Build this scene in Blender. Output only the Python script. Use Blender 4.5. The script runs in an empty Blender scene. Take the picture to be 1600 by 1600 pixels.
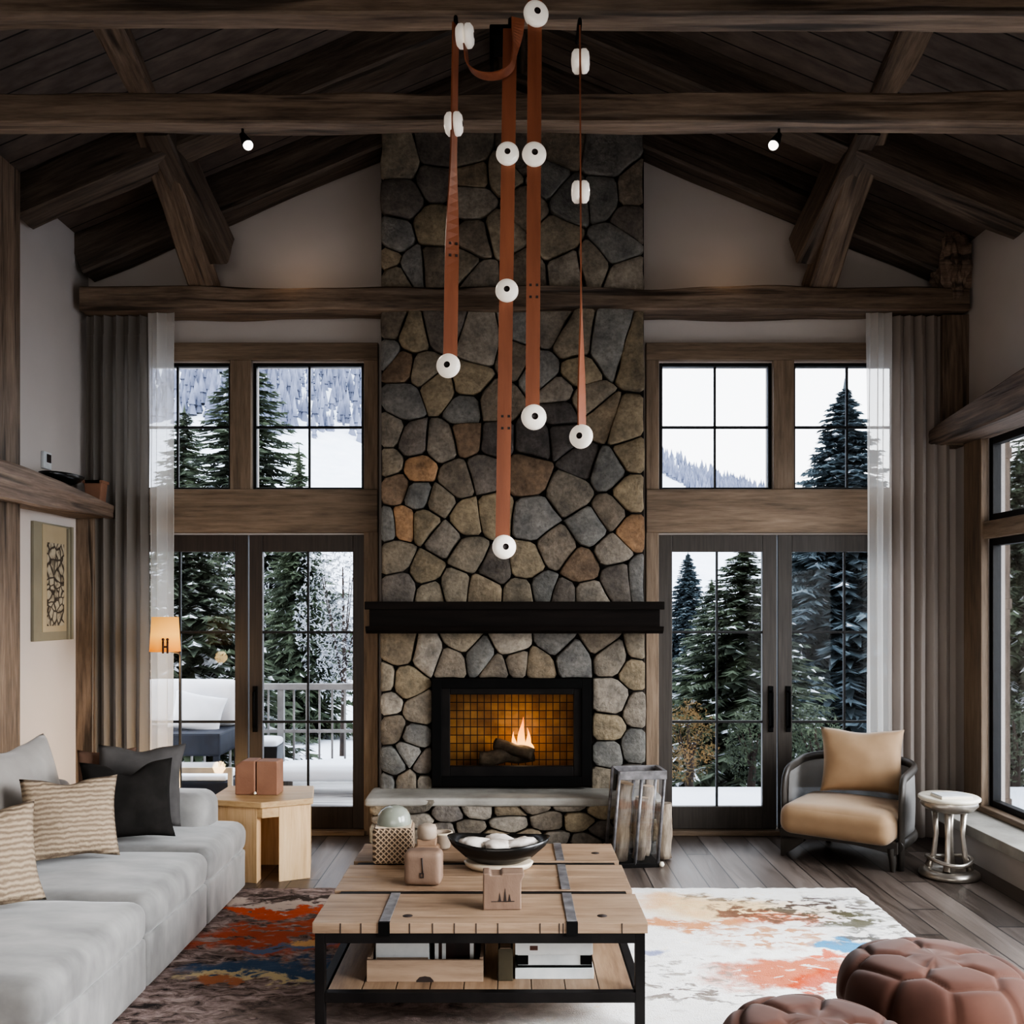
import bpy, bmesh, math, random
from mathutils import Vector, Matrix, Euler, noise
PI = math.pi
random.seed(7)
C = bpy.context.scene.collection
F, CX, HY, EYE = 1500.0, 800.0, 950.0, 1.68        # focal length in px, centre column, horizon row, eye height

def P(x, y, Y):                                    # photo pixel at depth Y -> point in the room
    return Vector(((x - CX) * Y / F, Y, EYE + (HY - y) * Y / F))
def PX(x, Y): return (x - CX) * Y / F
def PZ(y, Y): return EYE + (HY - y) * Y / F
def G(x, y, z=0.0):                                # photo pixel of a point at height z -> point
    Y = (EYE - z) * F / (y - HY)
    return Vector(((x - CX) * Y / F, Y, z))

# ------------------------------------------------------------------ materials
def srgb(r, g, b, k=1.0):
    f = lambda c: ((c / 255) / 12.92 if c / 255 <= 0.04045 else ((c / 255 + 0.055) / 1.055) ** 2.4)
    return (min(1, f(r) * k), min(1, f(g) * k), min(1, f(b) * k), 1)

class NT:
    def __init__(s, name):
        s.m = bpy.data.materials.new(name); s.m.use_nodes = True
        s.t = s.m.node_tree; s.t.nodes.clear()
        s.out = s.t.nodes.new('ShaderNodeOutputMaterial')
    def n(s, kind, props=None, **inp):
        nd = s.t.nodes.new('ShaderNode' + kind)
        for k, v in (props or {}).items(): setattr(nd, k, v)
        for k, v in inp.items():
            sock = nd.inputs[int(k[1:])] if k[0] == 'i' and k[1:].isdigit() else nd.inputs[k.replace('_', ' ')]
            if isinstance(v, bpy.types.NodeSocket): s.t.links.new(v, sock)
            else: sock.default_value = v
        return nd
    def math(s, op, a, b=0.0, c=None, clamp=False):
        kw = dict(i0=a, i1=b)
        if c is not None: kw['i2'] = c
        return s.n('Math', {'operation': op, 'use_clamp': clamp}, **kw).outputs[0]
    def mix(s, f, a, b, blend='MIX'):
        nd = s.n('Mix', {'data_type': 'RGBA', 'blend_type': blend})
        for i, v in ((0, f), (6, a), (7, b)):
            if isinstance(v, bpy.types.NodeSocket): s.t.links.new(v, nd.inputs[i])
            else: nd.inputs[i].default_value = v
        return nd.outputs[2]
    def ramp(s, fac, stops, interp='LINEAR'):
        nd = s.n('ValToRGB', Fac=fac); cr = nd.color_ramp; cr.interpolation = interp
        while len(cr.elements) < len(stops): cr.elements.new(0.5)
        for e, (p, c) in zip(cr.elements, stops):
            e.position = p; e.color = c if len(c) == 4 else (*c, 1)
        return nd.outputs[0]
    def coord(s, scale=(1, 1, 1), which='Object', rand=False):
        tc = s.n('TexCoord').outputs[which]
        if rand:
            r = s.n('ObjectInfo').outputs['Random']
            o = s.n('CombineXYZ', X=s.math('MULTIPLY', r, 37.0), Y=s.math('MULTIPLY', r, 11.0), Z=s.math('MULTIPLY', r, 5.0)).outputs[0]
            tc = s.n('VectorMath', {'operation': 'ADD'}, i0=tc, i1=o).outputs[0]
        return s.n('Mapping', Vector=tc, Scale=scale).outputs[0]
    def noise(s, vec, scale, detail=4, rough=0.55, dist=0.0):
        return s.n('TexNoise', Vector=vec, Scale=scale, Detail=detail, Roughness=rough, Distortion=dist).outputs['Fac']
    def bump(s, h, strength=0.3, dist=0.01):
        return s.n('Bump', Height=h, Strength=strength, Distance=dist).outputs[0]
    def bsdf(s, **kw):
        b = s.n('BsdfPrincipled', **kw)
        s.t.links.new(b.outputs[0], s.out.inputs[0]); return b
    def surf(s, sock):
        s.t.links.new(sock, s.out.inputs[0]); return s.m

def plain(name, c1, c2=None, scale=6, rough=0.5, metal=0.0, bump=0.0, bscale=60, stretch=(1, 1, 1), emit=None, estr=0, sheen=0.0, spec=0.5):
    t = NT(name); co = t.coord(stretch, rand=True)
    c2 = c2 or tuple(min(1, v * 0.75) for v in c1[:3]) + (1,)
    col = t.ramp(t.noise(co, scale, 5), [(0.3, c2), (0.7, c1)])
    kw = dict(Base_Color=col, Roughness=rough, Metallic=metal, Specular_IOR_Level=spec)
    if bump: kw['Normal'] = t.bump(t.noise(co, bscale, 3), bump, 0.004)
    if emit: kw['Emission_Color'] = emit; kw['Emission_Strength'] = estr
    if sheen: kw['Sheen_Weight'] = sheen
    t.bsdf(**kw); return t.m

def wood(name, dark, mid, light, axis=0, along=0.7, across=9.0, rough=0.6, bump=0.5, cracks=True):
    t = NT(name); sc = [across] * 3; sc[axis] = along
    co = t.coord(tuple(sc), rand=True)
    n1 = t.noise(co, 1.0, 6, 0.6, 0.8); n2 = t.noise(co, 6.0, 5, 0.65)
    sc2 = [1.6] * 3; sc2[axis] = 0.5
    n3 = t.noise(t.coord(tuple(sc2), rand=True), 1.0, 3)
    f = t.math('ADD', t.math('MULTIPLY', n1, 0.52), t.math('MULTIPLY', n2, 0.48))
    col = t.ramp(f, [(0.33, dark), (0.5, mid), (0.68, light)])
    col = t.mix(0.55, col, t.ramp(n3, [(0.3, (0.45, 0.45, 0.45)), (0.7, (1.25, 1.2, 1.15))]), 'MULTIPLY')
    h = f
    if cracks:
        sc3 = [14.0] * 3; sc3[axis] = 0.8
        cr = t.ramp(t.noise(t.coord(tuple(sc3), rand=True), 1.0, 2, 0.4, 0.4), [(0.33, (0, 0, 0)), (0.40, (1, 1, 1))])
        col = t.mix(1.0, col, t.mix(0.65, (1, 1, 1, 1), cr), 'MULTIPLY'); h = t.math('ADD', f, t.math('MULTIPLY', cr, 0.5))
    t.bsdf(Base_Color=col, Roughness=rough, Normal=t.bump(h, bump, 0.01)); return t.m

M = {}
M['beam'] = wood('hewn_beam_wood', srgb(70, 58, 49), srgb(122, 105, 90), srgb(156, 138, 121))
M['beam_dark'] = wood('rafter_wood', srgb(54, 46, 40), srgb(94, 82, 72), srgb(126, 112, 100))
M['casing'] = wood('casing_wood', srgb(96, 82, 69), srgb(136, 118, 100), srgb(162, 143, 124), cracks=False)
M['arch'] = wood('arch_wood', srgb(88, 74, 64), srgb(126, 108, 95), srgb(160, 142, 126), across=14)
M['table_wood'] = wood('table_wood', srgb(116, 92, 74), srgb(154, 130, 108), srgb(178, 154, 131), across=7, rough=0.5, bump=0.2, cracks=False)
M['shelf_wood'] = wood('shelf_wood', srgb(120, 96, 76), srgb(152, 126, 102), srgb(172, 148, 124), axis=1, across=7, rough=0.5, bump=0.2, cracks=False)
M['pale_wood'] = wood('pale_wood', srgb(190, 155, 115), srgb(216, 184, 144), srgb(228, 200, 164), axis=2, across=10, rough=0.5, bump=0.15, cracks=False)
M['pale_wood_h'] = wood('pale_wood_top', srgb(200, 160, 112), srgb(224, 188, 142), srgb(232, 202, 160), axis=0, across=8, rough=0.45, bump=0.1, cracks=False)
M['crate_wood'] = wood('crate_wood', srgb(118, 99, 84), srgb(146, 126, 108), srgb(162, 142, 124), across=8, rough=0.6, bump=0.15, cracks=False)
M['log_bark'] = plain('log_bark', srgb(186, 172, 154), srgb(104, 90, 78), 9, 0.85, bump=0.9, bscale=25, stretch=(3, 3, .7))
M['log_char'] = plain('charred_log', srgb(108, 98, 90), srgb(44, 39, 36), 14, 0.9, bump=0.9, bscale=30)
M['log_cut'] = plain('log_cut_end', srgb(222, 200, 172), srgb(184, 150, 116), 14, 0.7)
M['frame_dark'] = plain('dark_window_metal', srgb(30, 30, 31), srgb(20, 20, 21), 5, 0.45)
M['door'] = plain('door_stain_lit', srgb(84, 78, 72), srgb(66, 60, 56), 3, 0.42, bump=0.08, stretch=(20, 20, 1))  # right leaves, light on the stain put into a paler grey
M['door_warm'] = plain('door_stain_brown', srgb(72, 62, 55), srgb(54, 46, 41), 3, 0.42, bump=0.08, stretch=(20, 20, 1))
M['black'] = plain('black_metal', srgb(18, 17, 17), srgb(12, 12, 12), 5, 0.6, spec=0.15)
M['mantel'] = plain('mantel_dark', srgb(36, 30, 27), srgb(24, 20, 18), 2, 0.6, spec=0.15, bump=0.2, bscale=10, stretch=(1, 12, 12))
M['blackwood'] = plain('dark_iron_frame', srgb(38, 35, 34), srgb(24, 22, 22), 6, 0.5, spec=0.15)
M['wall'] = plain('wall_plaster', srgb(200, 192, 186), srgb(192, 184, 178), 1.2, 0.9, bump=0.05, bscale=90)
M['ceiling'] = None
M['steel'] = plain('weathered_steel', srgb(146, 144, 146), srgb(92, 90, 92), 18, 0.35, 0.3)
M['silver'] = plain('cast_aluminium', srgb(205, 198, 188), srgb(150, 143, 135), 5, 0.28, 0.75)
M['ivory'] = plain('ivory_top', srgb(240, 234, 218), srgb(230, 222, 204), 4, 0.35)
M['leather'] = plain('saddle_leather', srgb(158, 98, 70), srgb(122, 72, 50), 2.2, 0.5, bump=0.15, bscale=120, stretch=(6, 6, 0.8))
M['leather_dark'] = plain('dark_leather', srgb(88, 52, 38), srgb(60, 36, 28), 4, 0.5)
M['porcelain'] = plain('lit_porcelain', srgb(245, 238, 226), srgb(236, 226, 212), 8, 0.3, emit=(1.0, 0.93, 0.84, 1), estr=0.18)
M['hole'] = plain('dark_hole', srgb(58, 46, 42), srgb(40, 32, 30), 8, 0.6)
M['velvet_tan'] = plain('tan_velvet', srgb(188, 158, 126), srgb(156, 128, 99), 2.0, 0.75, sheen=0.25)
M['velvet_rust'] = plain('terracotta_velvet', srgb(92, 62, 51), srgb(66, 42, 34), 2.4, 0.8, spec=0.15, sheen=0.12)
M['sofa'] = plain('grey_velvet', srgb(166, 163, 160), srgb(120, 118, 116), 3.4, 0.85, bump=0.15, bscale=7, sheen=0.5, stretch=(1, 2.2, 1))
M['back_fabric'] = plain('light_grey_cushion', srgb(172, 166, 160), srgb(138, 132, 127), 2.6, 0.9, bump=0.15, bscale=8, sheen=0.3)
M['pillow_black'] = plain('black_linen', srgb(50, 47, 45), srgb(38, 36, 34), 10, 0.9, spec=0.15, bump=0.2, bscale=260)
M['pillow_grey'] = plain('charcoal_linen', srgb(100, 96, 94), srgb(78, 75, 74), 6, 0.9, bump=0.2, bscale=260)
M['pillow_brown'] = plain('brown_linen', srgb(132, 104, 88), srgb(110, 84, 70), 6, 0.9, bump=0.2, bscale=260)
M['chair_frame'] = plain('dark_taupe_frame', srgb(76, 71, 66), srgb(58, 54, 50), 4, 0.45)
M['terracotta'] = plain('terracotta', srgb(158, 118, 96), srgb(136, 98, 78), 4, 0.75, bump=0.2)
M['tan_leather'] = plain('tan_leather_box', srgb(158, 131, 108), srgb(132, 106, 86), 4, 0.6, bump=0.15, bscale=90)
M['box_brown'] = plain('brown_hide', srgb(136, 113, 97), srgb(112, 90, 76), 4, 0.65, bump=0.2, bscale=80, stretch=(3, 3, 1))
M['stoneware'] = plain('grey_stoneware', srgb(172, 156, 140), srgb(140, 124, 110), 10, 0.6)
M['glaze'] = plain('celadon_glaze', srgb(150, 152, 142), srgb(134, 137, 126), 3, 0.12)
M['bowl_black'] = plain('black_lacquer', srgb(34, 32, 30), srgb(22, 21, 20), 6, 0.25)
M['shell'] = plain('white_shell', srgb(232, 224, 216), srgb(150, 138, 128), 9, 0.5, bump=0.5, bscale=30)
M['saucer'] = plain('bone_saucer', srgb(208, 194, 174), srgb(184, 168, 148), 6, 0.4)
M['white_paper'] = plain('white_cover', srgb(220, 222, 222), srgb(190, 194, 196), 8, 0.5)
M['dark_paper'] = plain('dark_cover', srgb(34, 30, 30), srgb(60, 34, 30), 14, 0.4)
M['olive'] = plain('olive_cover', srgb(78, 70, 52), srgb(56, 50, 38), 5, 0.6)
M['mortar'] = plain('mortar_dark', srgb(52, 47, 43), srgb(30, 27, 25), 12, 0.95, bump=0.4)
M['slab'] = plain('hearth_slab', srgb(176, 172, 164), srgb(140, 136, 128), 4, 0.7, bump=0.4, bscale=40)
M['snow'] = plain('snow', srgb(244, 247, 252), srgb(226, 232, 242), 1.2, 0.8, bump=0.2, bscale=4)
M['needle'] = plain('spruce_needles', srgb(92, 104, 80), srgb(36, 45, 38), 7.0, 0.8)
M['needle_blue'] = plain('blue_spruce_needles', srgb(96, 110, 116), srgb(44, 54, 62), 7.0, 0.8)
M['needle_far'] = plain('haze_tinted_needles', srgb(146, 152, 172), srgb(92, 98, 118), 0.5, 0.9)  # distance haze painted into the bluish needle colour
M['frost'] = plain('frosted_twigs', srgb(196, 200, 206), srgb(110, 112, 118), 5.0, 0.85)
M['bark'] = plain('tree_bark', srgb(70, 58, 50), srgb(44, 36, 32), 6, 0.9)
M['brown_leaf'] = plain('dry_leaves', srgb(140, 110, 70), srgb(66, 70, 44), 4, 0.8)
M['deck'] = wood('snowy_deck', srgb(150, 148, 146), srgb(196, 194, 192), srgb(232, 232, 234), axis=0, along=0.4, across=6, cracks=True)
M['rail'] = plain('railing_metal', srgb(150, 148, 146), srgb(120, 118, 117), 5, 0.5)
M['navy'] = plain('navy_weave', srgb(40, 46, 60), srgb(28, 32, 42), 12, 0.6)
M['outdoor_white'] = plain('outdoor_cushion', srgb(238, 238, 240), srgb(222, 222, 226), 4, 0.85)
M['siding'] = plain('weathered_post', srgb(120, 106, 94), srgb(86, 76, 68), 5, 0.8, stretch=(6, 6, 1))
M['glass'] = None

def ceiling_mat():
    t = NT('ceiling_boards'); co = t.coord((1, 1, 1))
    sep = t.n('SeparateXYZ', Vector=co)
    y = t.math('MULTIPLY', sep.outputs['Y'], 1 / 0.19)
    fr = t.math('FRACT', y); cell = t.math('FLOOR', y)
    gap = t.math('GREATER_THAN', t.math('ABSOLUTE', t.math('SUBTRACT', fr, 0.5)), 0.47)
    r = t.n('TexWhiteNoise', {'noise_dimensions': '1D'}, W=cell).outputs['Value']
    n = t.noise(t.coord((0.8, 9, 9)), 1.5, 5)
    f = t.math('ADD', t.math('MULTIPLY', n, 0.7), t.math('MULTIPLY', r, 0.3))
    col = t.ramp(f, [(0.3, srgb(76, 66, 60)), (0.7, srgb(116, 104, 96))])
    col = t.mix(gap, col, srgb(28, 24, 22))
    t.bsdf(Base_Color=col, Roughness=0.7); return t.m
M['ceiling'] = ceiling_mat()

def floor_mat():
    t = NT('floor_planks'); co = t.coord((1, 1, 1)); sep = t.n('SeparateXYZ', Vector=co)
    x = t.math('MULTIPLY', sep.outputs['X'], 1 / 0.17); cell = t.math('FLOOR', x); fr = t.math('FRACT', x)
    r = t.n('TexWhiteNoise', {'noise_dimensions': '1D'}, W=cell).outputs['Value']
    yy = t.math('ADD', t.math('MULTIPLY', sep.outputs['Y'], 0.45), t.math('MULTIPLY', r, 7.0))
    fy = t.math('FRACT', yy)
    r2 = t.n('TexWhiteNoise', {'noise_dimensions': '2D'}, Vector=t.n('CombineXYZ', X=cell, Y=t.math('FLOOR', yy)).outputs[0]).outputs['Value']
    gap = t.math('MAXIMUM', t.math('GREATER_THAN', t.math('ABSOLUTE', t.math('SUBTRACT', fr, 0.5)), 0.478),
                 t.math('GREATER_THAN', t.math('ABSOLUTE', t.math('SUBTRACT', fy, 0.5)), 0.497))
    off = t.n('CombineXYZ', Y=t.math('MULTIPLY', r2, 30.0)).outputs[0]
    gv = t.n('VectorMath', {'operation': 'ADD'}, i0=t.coord((10, 0.8, 10)), i1=off).outputs[0]
    n = t.noise(gv, 1.3, 6, 0.6, 1.2)
    f = t.math('ADD', t.math('MULTIPLY', n, 0.7), t.math('MULTIPLY', r2, 0.3))
    col = t.ramp(f, [(0.3, srgb(68, 59, 53)), (0.5, srgb(100, 89, 82)), (0.72, srgb(126, 115, 108))])
    col = t.mix(gap, col, srgb(30, 26, 24))
    h = t.math('SUBTRACT', n, t.math('MULTIPLY', gap, 1.0))
    t.bsdf(Base_Color=col, Roughness=t.math('MULTIPLY_ADD', n, 0.3, 0.2), Normal=t.bump(h, 0.35, 0.006)); return t.m
M['floor'] = floor_mat()

def glass_mat(name, refl=0.10, tint=(1, 1, 1, 1), r=0.02):
    t = NT(name)
    tr = t.n('BsdfTransparent', Color=tint).outputs[0]; gl = t.n('BsdfGlossy', Roughness=r).outputs[0]
    lw = t.n('LayerWeight', Blend=0.25).outputs['Fresnel']
    f = t.math('MULTIPLY', lw, refl / 0.1, clamp=True)
    return t.surf(t.n('MixShader', Fac=f, i1=tr, i2=gl).outputs[0])
M['glass'] = glass_mat('window_glass', 0.05)
M['smoke_glass'] = glass_mat('smoked_acrylic', 0.3, (0.92, 0.92, 0.93, 1))
M['fire_glass'] = glass_mat('fireplace_glass', 0.05, (0.92, 0.90, 0.86, 1))

def fabric(name, col, trans, alpha=1.0):
    t = NT(name)
    d = t.n('BsdfDiffuse', Color=col).outputs[0]; tl = t.n('BsdfTranslucent', Color=col).outputs[0]
    s = t.n('MixShader', Fac=trans, i1=d, i2=tl).outputs[0]
    if alpha < 1: s = t.n('MixShader', Fac=alpha, i1=t.n('BsdfTransparent').outputs[0], i2=s).outputs[0]
    return t.surf(s)
M['drape'] = fabric('linen_drape_backlit', srgb(140, 134, 128), 0.25)  # left drape, its backlit darkness put into the colour
M['drape_r'] = fabric('linen_drape_light', srgb(168, 158, 150), 0.3)
M['sheer'] = fabric('sheer_voile', srgb(232, 228, 222), 0.5, 0.62)
M['chair_mesh'] = fabric('woven_mesh_panel', srgb(150, 148, 146), 0.2, 0.82)

def stone_mat():
    t = NT('field_stone'); a = t.n('Attribute', {'attribute_name': 'Col'}).outputs['Color']
    co = t.coord((1, 1, 1))
    n1 = t.noise(co, 7, 6, 0.65); n2 = t.noise(co, 38, 4, 0.6)
    v = t.ramp(n1, [(0.3, (0.55, 0.55, 0.56)), (0.7, (1.3, 1.27, 1.22))])
    v2 = t.ramp(n2, [(0.3, (0.7, 0.7, 0.7)), (0.65, (1.1, 1.1, 1.1))])
    col = t.mix(1.0, t.mix(1.0, a, v, 'MULTIPLY'), v2, 'MULTIPLY')
    h = t.math('ADD', n1, t.math('MULTIPLY', n2, 0.4))
    t.bsdf(Base_Color=col, Roughness=0.85, Normal=t.bump(h, 0.8, 0.02)); return t.m
M['stone'] = stone_mat()

def ribbed_mat():
    t = NT('ribbed_beige_knit'); co = t.coord((1, 1, 1)); sep = t.n('SeparateXYZ', Vector=co)
    w = t.n('TexWave', {'wave_type': 'BANDS', 'bands_direction': 'Z'}, Vector=co, Scale=13.0, Distortion=3.5, Detail=3.0, Detail_Scale=2.0).outputs['Fac']
    n = t.noise(co, 120, 3)
    col = t.ramp(t.math('ADD', t.math('MULTIPLY', w, 0.8), t.math('MULTIPLY', n, 0.2)), [(0.1, srgb(136, 118, 100)), (0.8, srgb(178, 160, 138))])
    t.bsdf(Base_Color=col, Roughness=0.9, Normal=t.bump(t.math('ADD', w, t.math('MULTIPLY', n, 0.3)), 0.5, 0.01)); return t.m
M['ribbed'] = ribbed_mat()

def woven_mat():
    t = NT('woven_lattice'); co = t.coord((1, 1, 1)); sep = t.n('SeparateXYZ', Vector=co)
    u = t.math('ADD', sep.outputs['X'], sep.outputs['Y'])
    a = t.math('ADD', u, sep.outputs['Z']); b = t.math('SUBTRACT', u, sep.outputs['Z'])
    def lines(v):
        return t.math('ABSOLUTE', t.math('SUBTRACT', t.math('FRACT', t.math('MULTIPLY', v, 38.0)), 0.5))
    f = t.math('MAXIMUM', lines(a), lines(b))
    col = t.ramp(f, [(0.28, srgb(84, 68, 55)), (0.42, srgb(178, 155, 130))])
    t.bsdf(Base_Color=col, Roughness=0.7, Normal=t.bump(f, 0.8, 0.01)); return t.m
M['woven'] = woven_mat()

def tile_mat():
    t = NT('firebox_tiles')
    sep = t.n('SeparateXYZ', Vector=t.coord((1, 1, 1)))
    v = t.n('CombineXYZ', X=sep.outputs['X'], Y=sep.outputs['Z']).outputs[0]
    b = t.n('TexBrick', {'offset': 0.0}, Vector=v, Color1=srgb(190, 150, 96), Color2=srgb(150, 112, 70), Mortar=srgb(40, 26, 18), Scale=1.0, Mortar_Size=0.0035, Brick_Width=0.052, Row_Height=0.062)
    n = t.noise(t.coord((1, 1, 1)), 9, 3)
    col = t.mix(1.0, b.outputs['Color'], t.ramp(n, [(0.3, (0.6, 0.55, 0.5)), (0.7, (1.1, 1.05, 1.0))]), 'MULTIPLY')
    t.bsdf(Base_Color=col, Roughness=0.5); return t.m
M['tile'] = tile_mat()

def flame_mat():
    t = NT('flame'); sep = t.n('SeparateXYZ', Vector=t.coord((1, 1, 1), 'Generated'))
    col = t.ramp(sep.outputs['Z'], [(0.0, (1.0, 0.62, 0.22)), (0.5, (1.0, 0.42, 0.10)), (1.0, (0.9, 0.2, 0.03))])
    return t.surf(t.n('Emission', Color=col, Strength=3.2).outputs[0])
M['flame'] = flame_mat()

def shade_mat():
    t = NT('lit_lamp_shade'); sep = t.n('SeparateXYZ', Vector=t.coord((1, 1, 1), 'Generated'))
    col = t.ramp(sep.outputs['Z'], [(0.0, (1.0, 0.30, 0.04)), (0.45, (1.0, 0.52, 0.13)), (1.0, (0.95, 0.48, 0.13))])
    st = t.ramp(sep.outputs['Z'], [(0.0, (0.6,) * 3), (0.5, (1.0,) * 3), (1.0, (0.65,) * 3)])
    e = t.n('Emission', Color=col, Strength=t.math('MULTIPLY', st, 1.0)).outputs[0]
    d = t.n('BsdfDiffuse', Color=srgb(200, 140, 70)).outputs[0]
    return t.surf(t.n('AddShader', i0=e, i1=d).outputs[0])
M['shade'] = shade_mat()
M['bulb'] = plain('lit_lens', (1, 1, 1, 1), (1, 1, 1, 1), 2, 0.3, emit=(1, 0.97, 0.92, 1), estr=3)

def art_mat():
    t = NT('ink_drawing'); co = t.coord((1, 1, 1))
    sep = t.n('SeparateXYZ', Vector=co)
    dn = t.n('TexNoise', Vector=co, Scale=6.0, Detail=2.0).outputs['Color']
    v = t.n('VectorMath', {'operation': 'MULTIPLY_ADD'}, i0=dn, i1=(0.12, 0.12, 0.12), i2=co).outputs[0]
    vo = t.n('TexVoronoi', {'feature': 'DISTANCE_TO_EDGE'}, Vector=v, Scale=16.0).outputs['Distance']
    ln = t.ramp(vo, [(0.05, (0, 0, 0)), (0.14, (1, 1, 1))])
    n2 = t.ramp(t.noise(co, 14, 3), [(0.38, (0, 0, 0)), (0.5, (1, 1, 1))])
    m = t.mix(0.6, ln, n2, 'MULTIPLY')
    col = t.mix(m, srgb(62, 54, 46), srgb(170, 160, 140))
    t.bsdf(Base_Color=col, Roughness=0.8); return t.m
M['art'] = art_mat()
M['art_mat'] = plain('taupe_mount', srgb(146, 140, 122), srgb(134, 128, 112), 3, 0.8)
M['art_border'] = plain('cream_mount', srgb(176, 162, 136), srgb(164, 150, 124), 3, 0.8)

def rug_mat():
    t = NT('abstract_rug'); co = t.coord((1, 1, 1)); sep = t.n('SeparateXYZ', Vector=co)
    dn = t.n('TexNoise', Vector=co, Scale=2.6, Detail=6.0, Roughness=0.65).outputs['Color']
    dn = t.n('VectorMath', {'operation': 'SUBTRACT'}, i0=dn, i1=(0.5, 0.5, 0.5)).outputs[0]
    wco = t.n('VectorMath', {'operation': 'MULTIPLY_ADD'}, i0=dn, i1=(0.75, 0.75, 0), i2=co).outputs[0]
    ws = t.n('SeparateXYZ', Vector=wco); X, Y = ws.outputs['X'], ws.outputs['Y']
    fleck = t.noise(t.coord((9, 18, 1)), 1.0, 6, 0.7, 1.0)
    fleck2 = t.noise(t.coord((9, 15, 1)), 1.0, 4, 0.6, 0.5)
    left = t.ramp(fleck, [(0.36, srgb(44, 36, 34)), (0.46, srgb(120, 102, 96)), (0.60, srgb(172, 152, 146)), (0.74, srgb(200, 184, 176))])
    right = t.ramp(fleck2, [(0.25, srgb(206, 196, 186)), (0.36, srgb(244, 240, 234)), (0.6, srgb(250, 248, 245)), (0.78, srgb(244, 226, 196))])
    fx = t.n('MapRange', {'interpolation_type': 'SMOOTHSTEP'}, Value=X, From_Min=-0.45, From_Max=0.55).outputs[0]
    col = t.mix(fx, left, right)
    def blob(px, py, rx, ry, c, soft=0.35, amt=0.95, rot=0.0, br=None):
        nonlocal col
        p = G(px, py); dx = t.math('SUBTRACT', X, p.x); dy = t.math('SUBTRACT', Y, p.y)
        if rot:
            ca, sa = math.cos(rot), math.sin(rot)
            dx, dy = (t.math('ADD', t.math('MULTIPLY', dx, ca), t.math('MULTIPLY', dy, sa)),
                      t.math('SUBTRACT', t.math('MULTIPLY', dy, ca), t.math('MULTIPLY', dx, sa)))
        a = t.math('POWER', t.math('ABSOLUTE', t.math('DIVIDE', dx, rx)), 2.0); b = t.math('POWER', t.math('ABSOLUTE', t.math('DIVIDE', dy, ry)), 2.0)
        d = t.math('SQRT', t.math('ADD', a, b))
        f = t.n('MapRange', {'interpolation_type': 'SMOOTHSTEP'}, Value=d, From_Min=1.0, From_Max=1.0 - soft).outputs[0]
        if br is not None:
            f = t.math('MULTIPLY', f, t.ramp(fleck2, [(br, (0, 0, 0)), (br + 0.06, (1, 1, 1))]))
        f = t.math('MULTIPLY', f, amt)
        col = t.mix(f, col, c)
    blob(420, 1420, .55, .10, srgb(208, 190, 178), br=.4)
    blob(450, 1408, .35, .06, srgb(70, 58, 50), br=.42)
    blob(450, 1470, .50, .30, srgb(186, 86, 50), br=.43)
    blob(440, 1432, .50, .07, srgb(214, 92, 46), br=.35)
    blob(425, 1487, .30, .07, srgb(92, 116, 150), br=.4)
    blob(470, 1480, .12, .07, srgb(222, 176, 120), br=.3)
    blob(440, 1520, .55, .15, srgb(52, 84, 116), br=.32)
    blob(400, 1530, .4, .08, srgb(206, 186, 144), br=.42)
    blob(350, 1540, .12, .10, srgb(176, 108, 70), br=.4)
    blob(1140, 1425, .75, .30, srgb(240, 200, 130), .8, .75)
    blob(1040, 1415, .35, .18, srgb(236, 180, 120), .8, .6, br=0.35)
    blob(1090, 1450, .50, .14, srgb(206, 124, 40), .6, .85, br=0.37)
    blob(1220, 1440, .40, .16, srgb(202, 104, 52), .6, .9, br=0.42)
    blob(1150, 1430, .22, .10, srgb(122, 74, 52), .5, .9, br=0.42)
    blob(1250, 1430, .45, .30, srgb(88, 78, 62), .6, .9, br=0.48)
    blob(1310, 1440, .20, .30, srgb(92, 88, 62), .6, .9, br=0.45)
    blob(1370, 1475, .22, .22, srgb(72, 68, 62), .6, .9, br=0.47)
    blob(1322, 1484, .17, .13, srgb(70, 150, 196), .4, .95)
    blob(1020, 1495, .12, .10, srgb(120, 130, 176), .6, .8)
    blob(1230, 1528, .42, .20, srgb(196, 92, 26), .5, .9, rot=.35, br=0.35)
    blob(1290, 1545, .20, .10, srgb(190, 74, 20), .5, .9, br=0.31)
    blob(1290, 1503, .18, .05, srgb(214, 96, 46), .5, .9)
    blob(1040, 1530, .5, .3, srgb(150, 140, 130), .6, .8, br=0.55)
    blob(560, 1600, .9, .25, srgb(110, 96, 88), .6, .7, br=0.35)
    blob(1180, 1410, .5, .12, srgb(120, 96, 66), .6, .9, br=.50)
    blob(1290, 1415, .35, .22, srgb(84, 66, 56), .6, .9, br=.50)
    blob(1390, 1440, .16, .5, srgb(120, 112, 98), .6, .8, br=.50)
    blob(1200, 1470, .45, .2, srgb(196, 128, 62), .6, .85, br=.49)
    blob(1060, 1560, .5, .25, srgb(128, 116, 106), .6, .9, br=.52)
    pile = t.noise(co, 160, 3, 0.6)
    t.bsdf(Base_Color=col, Roughness=0.95, Normal=t.bump(t.math('ADD', t.math('MULTIPLY', pile, .6), t.math('MULTIPLY', fleck, .6)), 0.6, 0.015)); return t.m
M['rug'] = rug_mat()

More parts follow.
